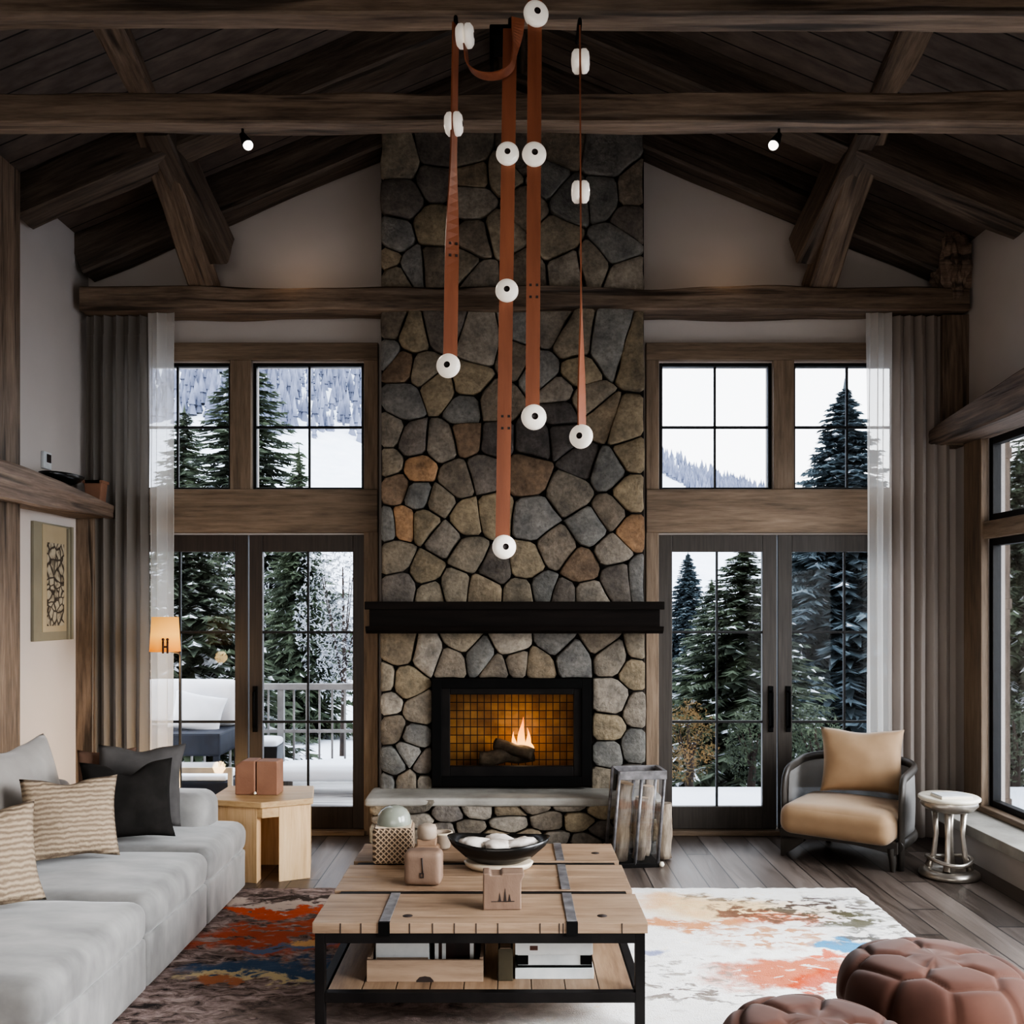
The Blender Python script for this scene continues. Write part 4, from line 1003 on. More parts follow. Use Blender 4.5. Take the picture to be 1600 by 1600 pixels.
bm = BM(); add_tube(bm, front(-1) + rail + front(1)[::-1], .026, 12, flat=(1.15, .8)); link('arm_rail', bm, M['chair_frame'], ac)
bm = BM(); n = len(pts); g = []
for i, (x, y, z) in enumerate(pts):
    g.append([bm.verts.new((x * .985 * (1 + .02 * math.sin(PI * k / 6)), y - .003, .17 + (rail[i][2] - .18) * k / 6)) for k in range(7)])
for i in range(n - 1):
    for k in range(6): bm.faces.new((g[i][k], g[i + 1][k], g[i + 1][k + 1], g[i][k + 1])).smooth = True
o = link('mesh_panel', bm, M['chair_mesh'], ac, sharp='keep')
sm = o.modifiers.new('thick', 'SOLIDIFY'); sm.thickness = .006
bm = BM(); add_tube(bm, [(x * 1.0, y, .155) for x, y, z in U_path(hw, .05, D_, .24)], .04, 10, flat=(.9, .6)); 
add_prism(bm, [(-hw + .02, .03), (hw - .02, .03), (hw - .02, D_ - .1), (hw - .2, D_), (-hw + .2, D_), (-hw + .02, D_ - .1)], .135, .19); link('base_frame', bm, M['chair_frame'], ac)
bm = BM(); L = [(-hw + .0, .115), (-hw, .19), (hw, .19), (hw, .115)]; k_ = [(hw - .02 - (2 * hw - .04) * i / 12, .115 + .03 * math.sin(PI * i / 12)) for i in range(1, 12)]
add_prism(bm, [(-hw, .19), (-hw, .115)] + k_[::-1] + [(hw, .115), (hw, .19)], .0, .03, axis='Y'); link('apron', bm, M['chair_frame'], ac)
for s in (-1, 1):
    bm = BM()
    if s < 0: add_prism(bm, [(-hw, 0), (-hw + .02, 0), (-hw + .16, .115), (-hw + .16, .14), (-hw, .14)], .0, .045, axis='Y')
    else: add_tube(bm, [(hw - .03, .02, .0), (hw - .032, .02, .07), (hw - .04, .02, .15)], [.016, .022, .03], 10)
    link('leg', bm, M['chair_frame'], ac, bevel=.003)
    bm = BM(); add_tube(bm, [(s * (hw - .14), D_ - .08, 0), (s * (hw - .14), D_ - .08, .15)], [.018, .026], 10); link('leg', bm, M['chair_frame'], ac)
bm = BM(); rounded_box(bm, (W_ - .03, D_ - .0, .20), .075, 22, .035, .003, (0, D_ / 2 - .10, .268), 2); link('seat_cushion', bm, M['velvet_tan'], ac)
o = link('back_pillow', pillow_bm(.55, .45, .19, 8, 0, .03, .006), M['velvet_tan'], loc=Vector((2.13, 6.30, 0)) + Matrix.Rotation(-.635, 3, 'Z') @ Vector((.045, .40, .405)), rot=(-.22, 0, -.35))
tag(o, 'tan velvet pillow standing on the armchair seat', 'pillow')

# ------------------------------------------------------------------ silver stool with slab
YS = 6.02
ss = thing('pedestal_table', 'small silver pedestal table with pale round top beside the armchair', 'side table', (PX(1483, YS), YS, 0))
bm = BM(); add_lathe(bm, [(0, .475), (.17, .475), (.182, .485), (.182, .498), (.172, .505), (0, .505)], 40); link('table_top', bm, M['ivory'], ss)
bm = BM(); add_lathe(bm, [(.165, .474), (.17, .45), (.14, .42), (.09, .405), (0, .405)], 40); link('collar', bm, M['silver'], ss)
for k in range(4):
    a = PI / 4 + k * PI / 2 + .25; c_, s_ = math.cos(a), math.sin(a)
    bm = BM(); add_tube(bm, [(c_ * .085, s_ * .085, .42), (c_ * .075, s_ * .075, .26), (c_ * .09, s_ * .09, .13), (c_ * .12, s_ * .12, .05)], [.02, .015, .017, .024], 10); link('column', bm, M['silver'], ss)
bm = BM(); add_tube(bm, [(.13 * math.cos(2 * PI * k / 32), .13 * math.sin(2 * PI * k / 32), .105 + .012 * math.cos(4 * PI * k / 32)) for k in range(33)], .013, 8, cap=False); link('ring', bm, M['silver'], ss)
bm = BM(); add_lathe(bm, [(0, 0), (.172, 0), (.18, .01), (.178, .03), (.15, .045), (.11, .05), (.1, .035), (0, .03)], 40); link('base', bm, M['silver'], ss)
bm = BM(); add_box(bm, (-.1, -.07, 0), (.1, .07, .014), bev=.003); o = link('cover', bm, M['ivory'], None); bk = thing('book', 'thin cream book lying on the silver pedestal table', 'book', (PX(1481, YS) - .005, YS - .06, .5055), .08); o.parent = bk
bm = BM(); add_box(bm, (-.096, -.066, .0142), (.096, .066, .02)); link('page_block', bm, M['white_paper'], bk)

# ------------------------------------------------------------------ tufted ottomans
def ottoman(label, loc, R, H, seed, tint):
    t = thing('ottoman', label, 'ottoman', loc, seed * .7, 'tufted ottomans in the foreground')
    bm = BM(); nu, nv = 150, 90; g = {}
    rr_ = random.Random(seed + 20)
    def dome(th, a):
        ca, sa = math.cos(a), math.sin(a)
        r = R * abs(ca) ** .45 if abs(ca) > 1e-6 else 0; z = H / 2 + H / 2 * math.copysign(abs(sa) ** .62, sa)
        return Vector((r * math.cos(th), r * math.sin(th), z))
    def at_r(f): return math.acos(min(1, f ** (1 / .45)))
    butt = [dome(0, PI / 2)] + [dome(2 * PI * k / 5 + .3 + rr_.uniform(-.15, .15), at_r(.5 + rr_.uniform(-.05, .05))) for k in range(5)]
    butt += [dome(2 * PI * k / 9 + rr_.uniform(-.1, .1), at_r(.93)) for k in range(9)] + [dome(2 * PI * (k + .5) / 9, -.35) for k in range(9)]
    for j in range(nv + 1):
        a = -PI / 2 + PI * j / nv
        for i in range(nu):
            th = 2 * PI * i / nu; p = dome(th, a); ca, sa = math.cos(a), math.sin(a)
            ds = sorted((p - q).length for q in butt); d = ds[1] - ds[0]
            nrm = Vector((math.cos(th) * ca, math.sin(th) * ca, sa * .8)).normalized()
            k = .011 * math.exp(-(d / (R * .10)) ** 2) + .006 * math.exp(-(d / (R * .025)) ** 2)
            g[i, j] = p - nrm * k * min(1, max(0, (p.z / H - .06) / .2))
    V_ = {k: bm.verts.new(v) for k, v in g.items() if k[1] not in (0, nv)}
    b0, b1 = bm.verts.new((0, 0, 0)), bm.verts.new(g[0, nv])
    for i in range(nu):
        i2 = (i + 1) % nu
        for j in range(1, nv - 1): bm.faces.new((V_[i, j], V_[i2, j], V_[i2, j + 1], V_[i, j + 1])).smooth = True
        bm.faces.new((V_[i, 1], b0, V_[i2, 1])).smooth = True; bm.faces.new((V_[i, nv - 1], V_[i2, nv - 1], b1)).smooth = True
    link('cushion_body', bm, M['velvet_rust'], t)
    return t
ottoman('terracotta tufted ottoman farther back, at the bottom right corner', (1.50, 3.40, .03), .335, .42, 1, 0)
ottoman('terracotta tufted ottoman cut off by the bottom edge, nearer the coffee table', (.935, 2.93, .03), .31, .40, 2, 0)

# ------------------------------------------------------------------ log holder by the hearth
YG = 6.32
lh = thing('log_holder', 'tall smoked glass and metal log holder at the right end of the hearth', 'log holder', (PX(986, YG), YG, 0), .1)
w, d, h = .30, .22, .62
bm = BM()
tilt = .05
def ql(a, b, c): return (a + tilt * c / .62, b, c)
for s, y_ in ((-1, -d / 2), (1, d / 2)):
    vs = [bm.verts.new(ql(*q)) for q in ((-w / 2, y_, .03), (w / 2, y_, .03), (w / 2, y_, h), (-w / 2, y_, h))]; bm.faces.new(vs)
vs = [bm.verts.new(ql(*q)) for q in ((-w / 2, -d / 2, .03), (-w / 2, d / 2, .03), (-w / 2, d / 2, h), (-w / 2, -d / 2, h))]; bm.faces.new(vs)
link('glass_panel', bm, M['smoke_glass'], lh)
for xx in (-w / 2, 0, w / 2):
    for y_ in (-d / 2, d / 2):
        bm = BM(); add_tube(bm, [ql(xx, y_, .02), ql(xx, y_, h)], .011, 8); link('upright', bm, M['steel'], lh)
bm = BM(); 
for y_ in (-d / 2, d / 2): add_box(bm, (-w / 2 + tilt, y_ - .012, h - .05), (w / 2 + tilt + .01, y_ + .012, h + .005), bev=.003)
add_box(bm, (w / 2 + tilt - .012, -d / 2, h - .05), (w / 2 + tilt + .012, d / 2, h + .005), bev=.003); link('top_band', bm, M['steel'], lh)
bm = BM(); add_box(bm, (-w / 2 - .01, -d / 2 - .01, 0), (w / 2 + .01, d / 2 + .01, .03), bev=.004); link('base', bm, M['blackwood'], lh)
bm = BM(); add_lathe(bm, [(0, -.018), (.012, -.014), (.018, 0), (.012, .014), (0, .018)], 16, (w / 2 + .025, -d / 2 - .01, .02)); link('foot', bm, M['ivory'], lh, label='small white round foot')
rot = Matrix.Rotation(.1, 3, 'Z')
for i, (ox, oy, L, r, lb) in enumerate(((-.08, -.035, .50, .05, 'tallest log in the log holder, at its hearth side'), (.04, -.02, .40, .044, 'thick pale topped log at the front of the log holder'), (.098, .055, .46, .038, 'log at the back right of the log holder'), (-.07, .062, .42, .034, 'thin log at the back left of the log holder'))):
    p = Vector(lh.location) + rot @ Vector((ox, oy, .038))
    log_obj('firewood_log', L, r, p, (0, .075, .1), M['log_bark'], M['log_cut'], lb, 'log', 'logs in the log holder', i + 11)
o = log_obj('firewood_log', .36, .05, (PX(1012, 6.40) + .115, 6.42, .01), (-.10, .03, .2), M['log_bark'], M['log_bark'], 'split log leaning on the hearth outside the log holder', 'log', None, 31)
o = log_obj('driftwood', .20, .02, (PX(900, 6.42), 6.42, .022), (PI / 2, 0, PI / 2 - .1), M['shell'], M['log_cut'], 'small white driftwood stick on the floor by the hearth', 'driftwood', None, 41)

# ------------------------------------------------------------------ left wall: art, thermostat, ornaments
ya, yb_ = 6.28, 6.82; za, zb = PZ(1001, 6.5), PZ(818, 6.5)
ar = thing('framed_drawing', 'tall framed ink drawing in a taupe mount on the left wall', 'picture', (XL, (ya + yb_) / 2, za))
hw2, hh = (yb_ - ya) / 2, zb - za
bm = BM(); add_box(bm, (0.001, -hw2, 0), (.022, hw2, hh), bev=.003); link('mount', bm, M['art_mat'], ar)
bm = BM(); add_box(bm, (.022, -hw2 + .11, .06), (.026, hw2 - .09, hh - .012)); link('inner_mount', bm, M['art_border'], ar)
bm = BM(); add_box(bm, (.026, -hw2 + .17, .10), (.029, hw2 - .13, hh - .13)); link('drawing', bm, M['art'], ar)
bm = BM(); add_box(bm, (.022, hw2 - .08, .0), (.036, hw2 - .055, hh - .02)); add_box(bm, (.022, hw2 - .03, 0), (.036, hw2, hh)); link('frame_edge', bm, M['art_mat'], ar)
yt = 6.47; tz = PZ(733, yt)
th_ = thing('thermostat', 'small white thermostat with a dark screen on the left wall', 'thermostat', (XL, yt, tz))
bm = BM(); add_box(bm, (.001, -.055, 0), (.022, .055, .115), bev=.005); link('body', bm, M['white_paper'], th_)
bm = BM(); add_box(bm, (.022, -.015, .045), (.026, .04, .10)); link('screen', bm, M['hole'], th_)
# ornaments on the left header
t = thing('driftwood_bowl', 'dark shallow curved bowl lying on the left timber header', 'bowl', (XL + .14, 6.42, 2.508))
bm = BM(); add_lathe(bm, [(0, 0), (.06, 0), (.11, .03), (.13, .06), (.12, .06), (.1, .035), (0, .015)], 28, sx=.9, sy=1.7); link('bowl_body', bm, M['bowl_black'], t)
bm = BM(); add_lathe(bm, [(0, .016), (.05, .02), (.055, .05), (.03, .068), (0, .072)], 18, sx=.9, sy=1.8); link('filling', bm, M['shell'], t)
t = thing('terracotta_pot', 'small square terracotta pot at the far end of the left timber header', 'pot', (XL + .18, 6.85, 2.42))
bm = BM(); add_prism(bm, [(-.05, 0), (.05, 0), (.065, .15), (-.065, .15)], -.05, .05, axis='Y'); link('pot_body', bm, M['terracotta'], t, bevel=.006); bm = BM(); ringbox(bm, .14, .02, .02, -.06, .06, .145); link('rim', bm, M['terracotta'], t)

# ------------------------------------------------------------------ strap pendant
YP = 3.55
pend = thing('pendant_light', 'hanging light of leather straps with round white porcelain discs', 'pendant light', (0, YP, 4.7))
def pl_(x, y, dy=0.0): p = P(x, y, YP); return Vector((p.x, dy, p.z - 4.7))
def ribbon_bm(pts, w, th, ang):
    bm = BM(); rings = []
    for i, p in enumerate(pts):
        t_ = (pts[min(i + 1, len(pts) - 1)] - pts[max(i - 1, 0)]).normalized(); a = ang(i / (len(pts) - 1)); wd = Vector((math.cos(a), math.sin(a), 0))
        if callable(w): ww = w(i / (len(pts) - 1))
        else: ww = w
        nrm = t_.cross(wd).normalized(); wd = nrm.cross(t_).normalized()
        rings.append([bm.verts.new(p + wd * sx * ww / 2 + nrm * sy * th / 2) for sx, sy in ((-1, -1), (1, -1), (1, 1), (-1, 1))])
    for a, b in zip(rings, rings[1:]):
        for k in range(4): bm.faces.new((a[k], a[(k + 1) % 4], b[(k + 1) % 4], b[k]))
    bm.faces.new(rings[0][::-1]); bm.faces.new(rings[-1]); return bm
sw = 22 * YP / F
def strap(xt, yt, xb, yb2, ang, w=sw):
    pts = [pl_(xt + (xb - xt) * i / 40, yt + (yb2 - yt) * i / 40) for i in range(41)]
    return link('strap', ribbon_bm(pts, w, .006, ang), M['leather'], pend)
def disc(par, x, y, face, r=19):
    """porcelain disc: a two-sided spool whose axis points along angle `face` from -Y"""
    bm = BM(); R_ = r * YP / F; m = Matrix.Rotation(face, 3, 'Z') @ Matrix.Rotation(PI / 2, 3, 'X')
    front = abs(face) < .6
    for s in (1, -1):
        rs = R_; k_ = 1
        if front and s < 0: R_ = rs * .86; k_ = .4
        prof = [(.0, .004), (R_ * .95, .004), (R_, .010), (R_ * .97, .022), (R_ * .72, .031), (R_ * .26, .034)]
        mm = m @ Matrix.Diagonal((1, 1, s * k_))
        add_lathe(bm, prof, 32, (0, 0, 0), 0, mat=mm); add_lathe(bm, [(R_ * .26, .034), (R_ * .24, .026), (0, .025)], 20, (0, 0, 0), 1, mat=mm); R_ = rs
    return link('light_disc', bm, [M['porcelain'], M['hole']], par, pl_(x, y))
def sm_(a, b, t): t = max(0, min(1, (t - a) / (b - a))); return t * t * (3 - 2 * t)
sA = strap(712, 40, 703, 580, lambda t: 1.22 - 1.05 * sm_(.35, .75, t)); disc(sA, 709, 194, 1.45, 18); disc(sA, 702, 573, .0 - .2)
sB = strap(797, 45, 785, 860, lambda t: .0); disc(sB, 793, 243, 0, 18); disc(sB, 792, 456, 0, 18); disc(sB, 786, 855, .32)
sC = strap(836, -30, 832, 655, lambda t: .0); disc(sC, 836, 25, .25, 20); disc(sC, 834, 244, .1); disc(sC, 833, 653, .18, 20)
sD = strap(906, 45, 909, 680, lambda t: 1.50 - .62 * sm_(.62, .95, t), sw * .9); disc(sD, 907, 96, 1.45, 18); disc(sD, 907, 300, 1.5, 17); disc(sD, 910, 683, -.42)
for par, x, y in ((sA, 708, 390), (sB, 790, 660), (sC, 834, 455)):
    for sx in (-1, 1):
        for sz in (-1, 1):
            bm = BM(); add_box(bm, (sx * .012 - .0045, -.0045, sz * .022 - .0045), (sx * .012 + .0045, .0045, sz * .022 + .0045)); link('punched_hole', bm, M['hole'], par, pl_(x, y), (0, 0, .25 if par is sA else 0))
# the loose loop
pts = []
for i in range(49):
    s = i / 48
    if s < .2: x, y = 728 + 2 * s / .2, 84 + 20 * s / .2
    elif s < .7: k = (s - .2) / .5; x = 766 - 36 * math.cos(PI * k); y = 104 + 26 * math.sin(PI * k)
    else: k = (s - .7) / .3; x = 802 + 7 * math.sin(PI / 2 * k); y = 104 - 64 * k
    pts.append(pl_(x, y, -.045))
lo = link('loop_strap', ribbon_bm(pts, .05, .005, lambda t: 1.35 - 1.0 * sm_(.72, 1.0, t)), M['leather'], pend)
disc(lo, 727, 64, 1.45, 18).location.y = -.03
for x, y in ((712, 36), (797, 40), (906, 40)):
    bm = BM(); q = pl_(x, y); add_tube(bm, [q + Vector((0, .16, .03)), q + Vector((0, .04, .03)), q + Vector((0, 0, .022)), q + Vector((0, -.015, 0)), q + Vector((0, .012, -.012))], .007, 8); link('hook', bm, M['black'], pend)
bm = BM(); q = pl_(788, 52); add_box(bm, q + Vector((-.055, .0, -.01)), q + Vector((.055, .14, .035)), bev=.006); add_box(bm, q + Vector((-.055, .02, -.11)), q + Vector((-.04, .07, .0)), bev=.004); link('ceiling_bracket', bm, M['black'], pend)

# ------------------------------------------------------------------ ceiling spots
for i, (px, py, lb, sgn) in enumerate(((379, 230, 'small track spot under the left half of the tie beam', 1), (1217, 232, 'small track spot under the right half of the tie beam', -1))):
    p = P(px, py, 4.60); t = thing('spot_light', lb, 'spotlight', (p.x, p.y, 3.975), 0, 'spots under the tie beam')
    bm = BM(); add_tube(bm, [(0, 0, .0), (0, 0, -.03), (sgn * .01, -.01, -.045)], .006, 8); link('arm', bm, M['black'], t)
    a = Vector((sgn * .006, -.0, -.04)); d = Vector((sgn * .45, -.35, -.82)).normalized()
    bm = BM(); add_tube(bm, [a - d * .02, a + d * .03, a + d * .055], [.014, .024, .028], 18); link('head', bm, M['black'], t)
    bm = BM(); bmesh.ops.create_uvsphere(bm, u_segments=18, v_segments=10, radius=.024)
    o = link('lens', bm, M['bulb'], t, a + d * .055)
    L = bpy.data.lights.new('spot_lamp', 'SPOT'); L.energy = 30; L.spot_size = 1.9; L.spot_blend = .8; L.color = (1, .9, .78); L.shadow_soft_size = .05
    lo_ = bpy.data.objects.new('spot_lamp', L); C.objects.link(lo_); lo_.location = p + d * .12; lo_.rotation_euler = d.to_track_quat('-Z', 'Y').to_euler()

# ------------------------------------------------------------------ outside
def terrain():
    bm = BM(); xs = [(-2600 + 90 * i) for i in range(70)]; Zs = [9.2, 10, 11, 12.5, 15, 19, 25, 33, 42, 52, 62, 74, 88, 104, 122, 142]
    def ridge(px):
        K = [(-3000, 560), (0, 420), (300, 330), (560, 420), (800, 560), (1030, 706), (1205, 764), (1400, 830), (1800, 880), (4000, 880)]
        for (a, b), (c, d) in zip(K, K[1:]):
            if a <= px <= c: return b + (d - b) * (px - a) / (c - a)
        return 900
    global ridge_h
    def hgt(px, Z):
        if Z < 12.5: return -.06 - .6 * max(0, (Z - 9.2)) / 3.3
        base = -.66
        if Z < 33: return base + .012 * (Z - 12.5)
        rh = PZ(ridge(px), 142) ; k = (Z - 33) / (142 - 33); k = k ** 1.05
        return base + .25 + rh * k + noise.noise(Vector((px * .004, Z * .03, 0))) * 1.2 * min(1, k * 3)
    g = {}
    for i, x in enumerate(xs):
        for j, Z in enumerate(Zs): g[i, j] = bm.verts.new(((x - CX) * Z / F, Z, hgt(x, Z)))
    for i in range(len(xs) - 1):
        for j in range(len(Zs) - 1): bm.faces.new((g[i, j], g[i + 1, j], g[i + 1, j + 1], g[i, j + 1])).smooth = True
    struct(link('terrain', bm, M['snow'], sharp='keep'), 'snowy hillside outside')
    return hgt
hgt = terrain()
bm = BM(); add_box(bm, (PX(960, 8), YB + .19, -.25), (16, 9.25, -.045)); add_box(bm, (XR + .25, -4, -.25), (16, YB + .19, -.045)); struct(link('ground', bm, M['snow']), 'flat snow outside the right doors')
bm = BM(); add_box(bm, (-6.5, YB + .19, -.2), (PX(960, 8), 9.55, -.03)); struct(link('deck', bm, M['deck']), 'snowy deck outside the left doors')

def spruce(H, R, seed, whorls=44, nb=14, tw=20, snow=.08, fm='needle'):
    r_ = random.Random(seed); bm = BM()
    def tri(a, b, c, mi): f = bm.faces.new([bm.verts.new(q) for q in (a, b, c)]); f.material_index = mi
    for k in range(whorls):
        t = (k + .3) / whorls; z = H * (.05 + .95 * t); r = (R * (1 - t) ** .8 + .03 * R) 
        for b in range(nb):
            rr_ = r * r_.uniform(.6, 1.15); a = 2 * PI * (b + r_.random() * .8) / nb + k; d = Vector((math.cos(a), math.sin(a), 0)); zz = z + r_.uniform(-.5, .5) * H / whorls; sd = Vector((-d.y, d.x, 0)); dr = r_.uniform(.25, .5)
            sn = r_.random() < snow * 2.2
            for j in range(tw):
                s = (j + .7) / tw; p = d * rr_ * s + Vector((0, 0, zz - dr * rr_ * s + .18 * rr_ * s * s)); l = rr_ * (.20 - .09 * s) + .025 * R
                for sg in (-1, 1):
                    tip = p + d * l * .7 + sd * sg * l * r_.uniform(.6, 1.1) + Vector((0, 0, -l * r_.uniform(.1, .6))); wv = (d * .5 + Vector((0, 0, 1)) * r_.uniform(-.6, .6)).normalized() * l * .24
                    m_ = 1 if s > .35 and (r_.random() < (.42 if sn else snow * .5)) else 0; tri(p - wv, p + wv, p + (tip - p) * (.65 if m_ else 1), m_)
            tip = d * rr_ * 1.1 + Vector((0, 0, zz - dr * rr_)); q = d * rr_ * .75 + Vector((0, 0, zz - dr * rr_ * .7)); tri(q - sd * .05 * R, q + sd * .05 * R, tip, 0)
    top = Vector((0, 0, H * 1.03))
    for k in range(8): a = k * PI / 4; tri(Vector((math.cos(a) * .05 * R, math.sin(a) * .05 * R, H * .93)), Vector((math.cos(a + .9) * .05 * R, math.sin(a + .9) * .05 * R, H * .93)), top, 0)
    me = bpy.data.meshes.new('foliage'); bm.to_mesh(me); bm.free(); me.materials.append(M[fm]); me.materials.append(M['snow'])
    return me
def trunk_mesh(H, r):
    bm = BM(); add_tube(bm, [(0, 0, -.3), (0, 0, H * .5), (0, 0, H)], [r, r * .6, r * .1], 8)
    me = bpy.data.meshes.new('trunk'); bm.to_mesh(me); bm.free(); me.materials.append(M['bark']); return me
SPR = [spruce(1, .30, 5, snow=.12), spruce(1, .24, 9, snow=.03), spruce(1, .36, 13, snow=.20), spruce(1, .28, 17, 64, 16, 30, snow=.02, fm='needle_blue')]
TR = trunk_mesh(.96, .02)
STAND = []
def tree(px, apex, Z, kind, label, sx=1.0, cat='tree', group='evergreens outside'):
    rad = (.30, .24, .36, .28)[kind] * sx
    for k in range(120):
        b = hgt(px, Z) if Z > 9.3 else -.05; H = PZ(apex, Z) - b; c = (PX(px, Z), Z, rad * H)
        if all(math.hypot(c[0] - o[0], c[1] - o[1]) > (c[2] + o[2]) * 1.30 for o in STAND) and Z - c[2] > 9.7: break
        Z += .3
    STAND.append(c); print('TREE', label[:30], round(Z, 1), round(H, 1))
    t = thing('spruce_tree', label, cat, (PX(px, Z), Z, b - .05), random.uniform(0, 6), group)
    for nm, me in (('foliage', SPR[kind]), ('trunk', TR)):
        o = bpy.data.objects.new(nm, me); C.objects.link(o); o.parent = t; o.scale = (H * sx, H * sx, H)
    return t
# frosted tree
def twiggy(seed, fm, n=2600, spread=(1, 1, 1), tri_s=.06):
    r_ = random.Random(seed); bm = BM()
    for _ in range(n):
        while True:
            p = Vector((r_.uniform(-1, 1), r_.uniform(-1, 1), r_.uniform(-1, 1)))
            if p.length < 1 and r_.random() < .35 + .65 * p.length: break
        nn = noise.noise(p * 2.5 + Vector((seed, 0, 0)))
        if nn < -.18: continue
        p = Vector((p.x * spread[0], p.y * spread[1], p.z * spread[2]))
        a, b = [Vector((r_.uniform(-1, 1), r_.uniform(-1, 1), r_.uniform(-1, 1))).normalized() * tri_s * r_.uniform(.6, 1.5) for _ in range(2)]
        bm.faces.new([bm.verts.new(q) for q in (p, p + a, p + b * .6)])
    me = bpy.data.meshes.new('foliage'); bm.to_mesh(me); bm.free(); me.materials.append(M[fm]); return me
def leafy(name, px, Y, z, size, seed, fm, label, cat, n=2600, ts=.06, group=None):
    STAND.append((PX(px, Y), Y, max(size[:2])))
    t = thing(name, label, cat, (PX(px, Y), Y, hgt(px, Y) if Y > 9.3 else -.05), 0, group); H = z - t.location.z
    o = bpy.data.objects.new('foliage', twiggy(seed, fm, n, size, ts)); C.objects.link(o); o.parent = t; o.location = (0, 0, max(size[2] * .95, H))
    bm = BM(); add_tube(bm, [(0, 0, -.1), (.03, 0, o.location.z * .6), (0, .03, o.location.z + size[2] * .4)], [.05, .035, .01], 8)
    for k in range(5): a = k * 1.3; add_tube(bm, [(0, 0, o.location.z * .5), (math.cos(a) * size[0] * .5, math.sin(a) * size[1] * .5, o.location.z + size[2] * .3)], [.02, .006], 6)
    link('trunk', bm, M['bark'], t)
leafy('frosted_tree', 535, 15, 1.7, (.75, .75, 1.55), 3, 'frost', 'frosted bare tree in the right half of the second left door', 'tree', 5200, .06)
leafy('frosted_tree', 340, 20, 2.2, (1.2, 1.2, 1.7), 6, 'frost', 'pale frosted tree behind the spruces on the left', 'tree', 3000, .08)
leafy('dry_shrub', 1075, 9.6, .35, (.30, .3, .42), 8, 'brown_leaf', 'brown leaved shrub in the snow outside the first right door', 'shrub', 2200, .035)
leafy('dry_shrub', 1172, 9.7, .30, (.27, .27, .40), 9, 'needle', 'dark green shrub beside the brown leaved one outside', 'shrub', 2200, .04)
leafy('dry_shrub', 1275, 9.6, .30, (.30, .3, .42), 10, 'needle', 'dark shrub outside the second right door', 'shrub', 2200, .04)
leafy('dry_shrub', 1585, 9.7, .35, (.8, .4, .5), 12, 'needle', 'dark hedge like shrub outside the side window', 'shrub', 2600, .045)
tree(383, 520, 14, 1, 'tallest dark spruce standing behind the post between the left windows', 1.30)
tree(288, 640, 16, 0, 'dark spruce seen beside the left sheer curtain', 1.0)
tree(300, 780, 11.5, 2, 'snow flecked spruce behind the left deck railing', 1.15)
tree(440, 790, 12.5, 2, 'snow laden spruce behind the railing in the second left door', 1.1)
tree(467, 700, 15.5, 1, 'slim dark spruce right of the tallest one in the left upper window', .8)
tree(483, 1085, 10.6, 2, 'little spruce just outside the railing', 1.1)
tree(1320, 602, 16, 3, 'lone blue spruce against the white sky in the right upper window', 1.12)
tree(1162, 838, 12, 0, 'broad dark spruce in the middle of the first right door', 1.5)
tree(1075, 862, 24, 3, 'distant hazy spruce at the left edge of the first right door', 1.0)
tree(1112, 905, 16, 0, 'mid distance spruce between the hazy one and the broad dark one', 1.3)
tree(1085, 980, 12.8, 1, 'short spruce low in the first right door', 1.6)
tree(1262, 790, 11.2, 2, 'snow flecked spruce in the second right door', 1.25)
tree(1330, 830, 13, 2, 'snowy spruce nearest the right sheer curtain', 1.5)
tree(1225, 900, 14, 0, 'dark spruce behind the meeting stiles of the right doors', 1.6)
tree(1592, 700, 9.6, 0, 'tall spruce seen through the right side window', .9)
tree(1640, 560, 12, 1, 'spruce beyond the right side window, at the picture edge', 1.2)
tree(1575, 860, 13.5, 0, 'lower spruce through the right side window beside the porch post', 1.5)
tree(520, 930, 18, 3, 'grey green spruce behind the frosted tree', 1.4)
# far forest
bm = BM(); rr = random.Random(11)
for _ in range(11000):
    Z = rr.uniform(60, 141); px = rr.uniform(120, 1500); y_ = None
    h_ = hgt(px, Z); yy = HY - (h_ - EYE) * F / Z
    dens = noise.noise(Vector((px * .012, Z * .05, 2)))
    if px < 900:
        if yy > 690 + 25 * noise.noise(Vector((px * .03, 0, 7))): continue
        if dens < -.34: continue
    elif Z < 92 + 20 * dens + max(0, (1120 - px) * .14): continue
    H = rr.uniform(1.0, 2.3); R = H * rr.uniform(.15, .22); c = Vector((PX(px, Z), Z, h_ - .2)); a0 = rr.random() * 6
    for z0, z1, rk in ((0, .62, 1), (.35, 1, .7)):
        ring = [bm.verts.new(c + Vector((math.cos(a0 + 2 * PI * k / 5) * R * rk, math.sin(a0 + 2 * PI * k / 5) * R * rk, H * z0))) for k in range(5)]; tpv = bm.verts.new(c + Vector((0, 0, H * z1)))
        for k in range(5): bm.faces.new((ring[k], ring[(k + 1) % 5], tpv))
tag(link('forest', bm, M['needle_far'], sharp='keep'), 'hazy forest covering the far hillside', 'forest', kind='stuff')

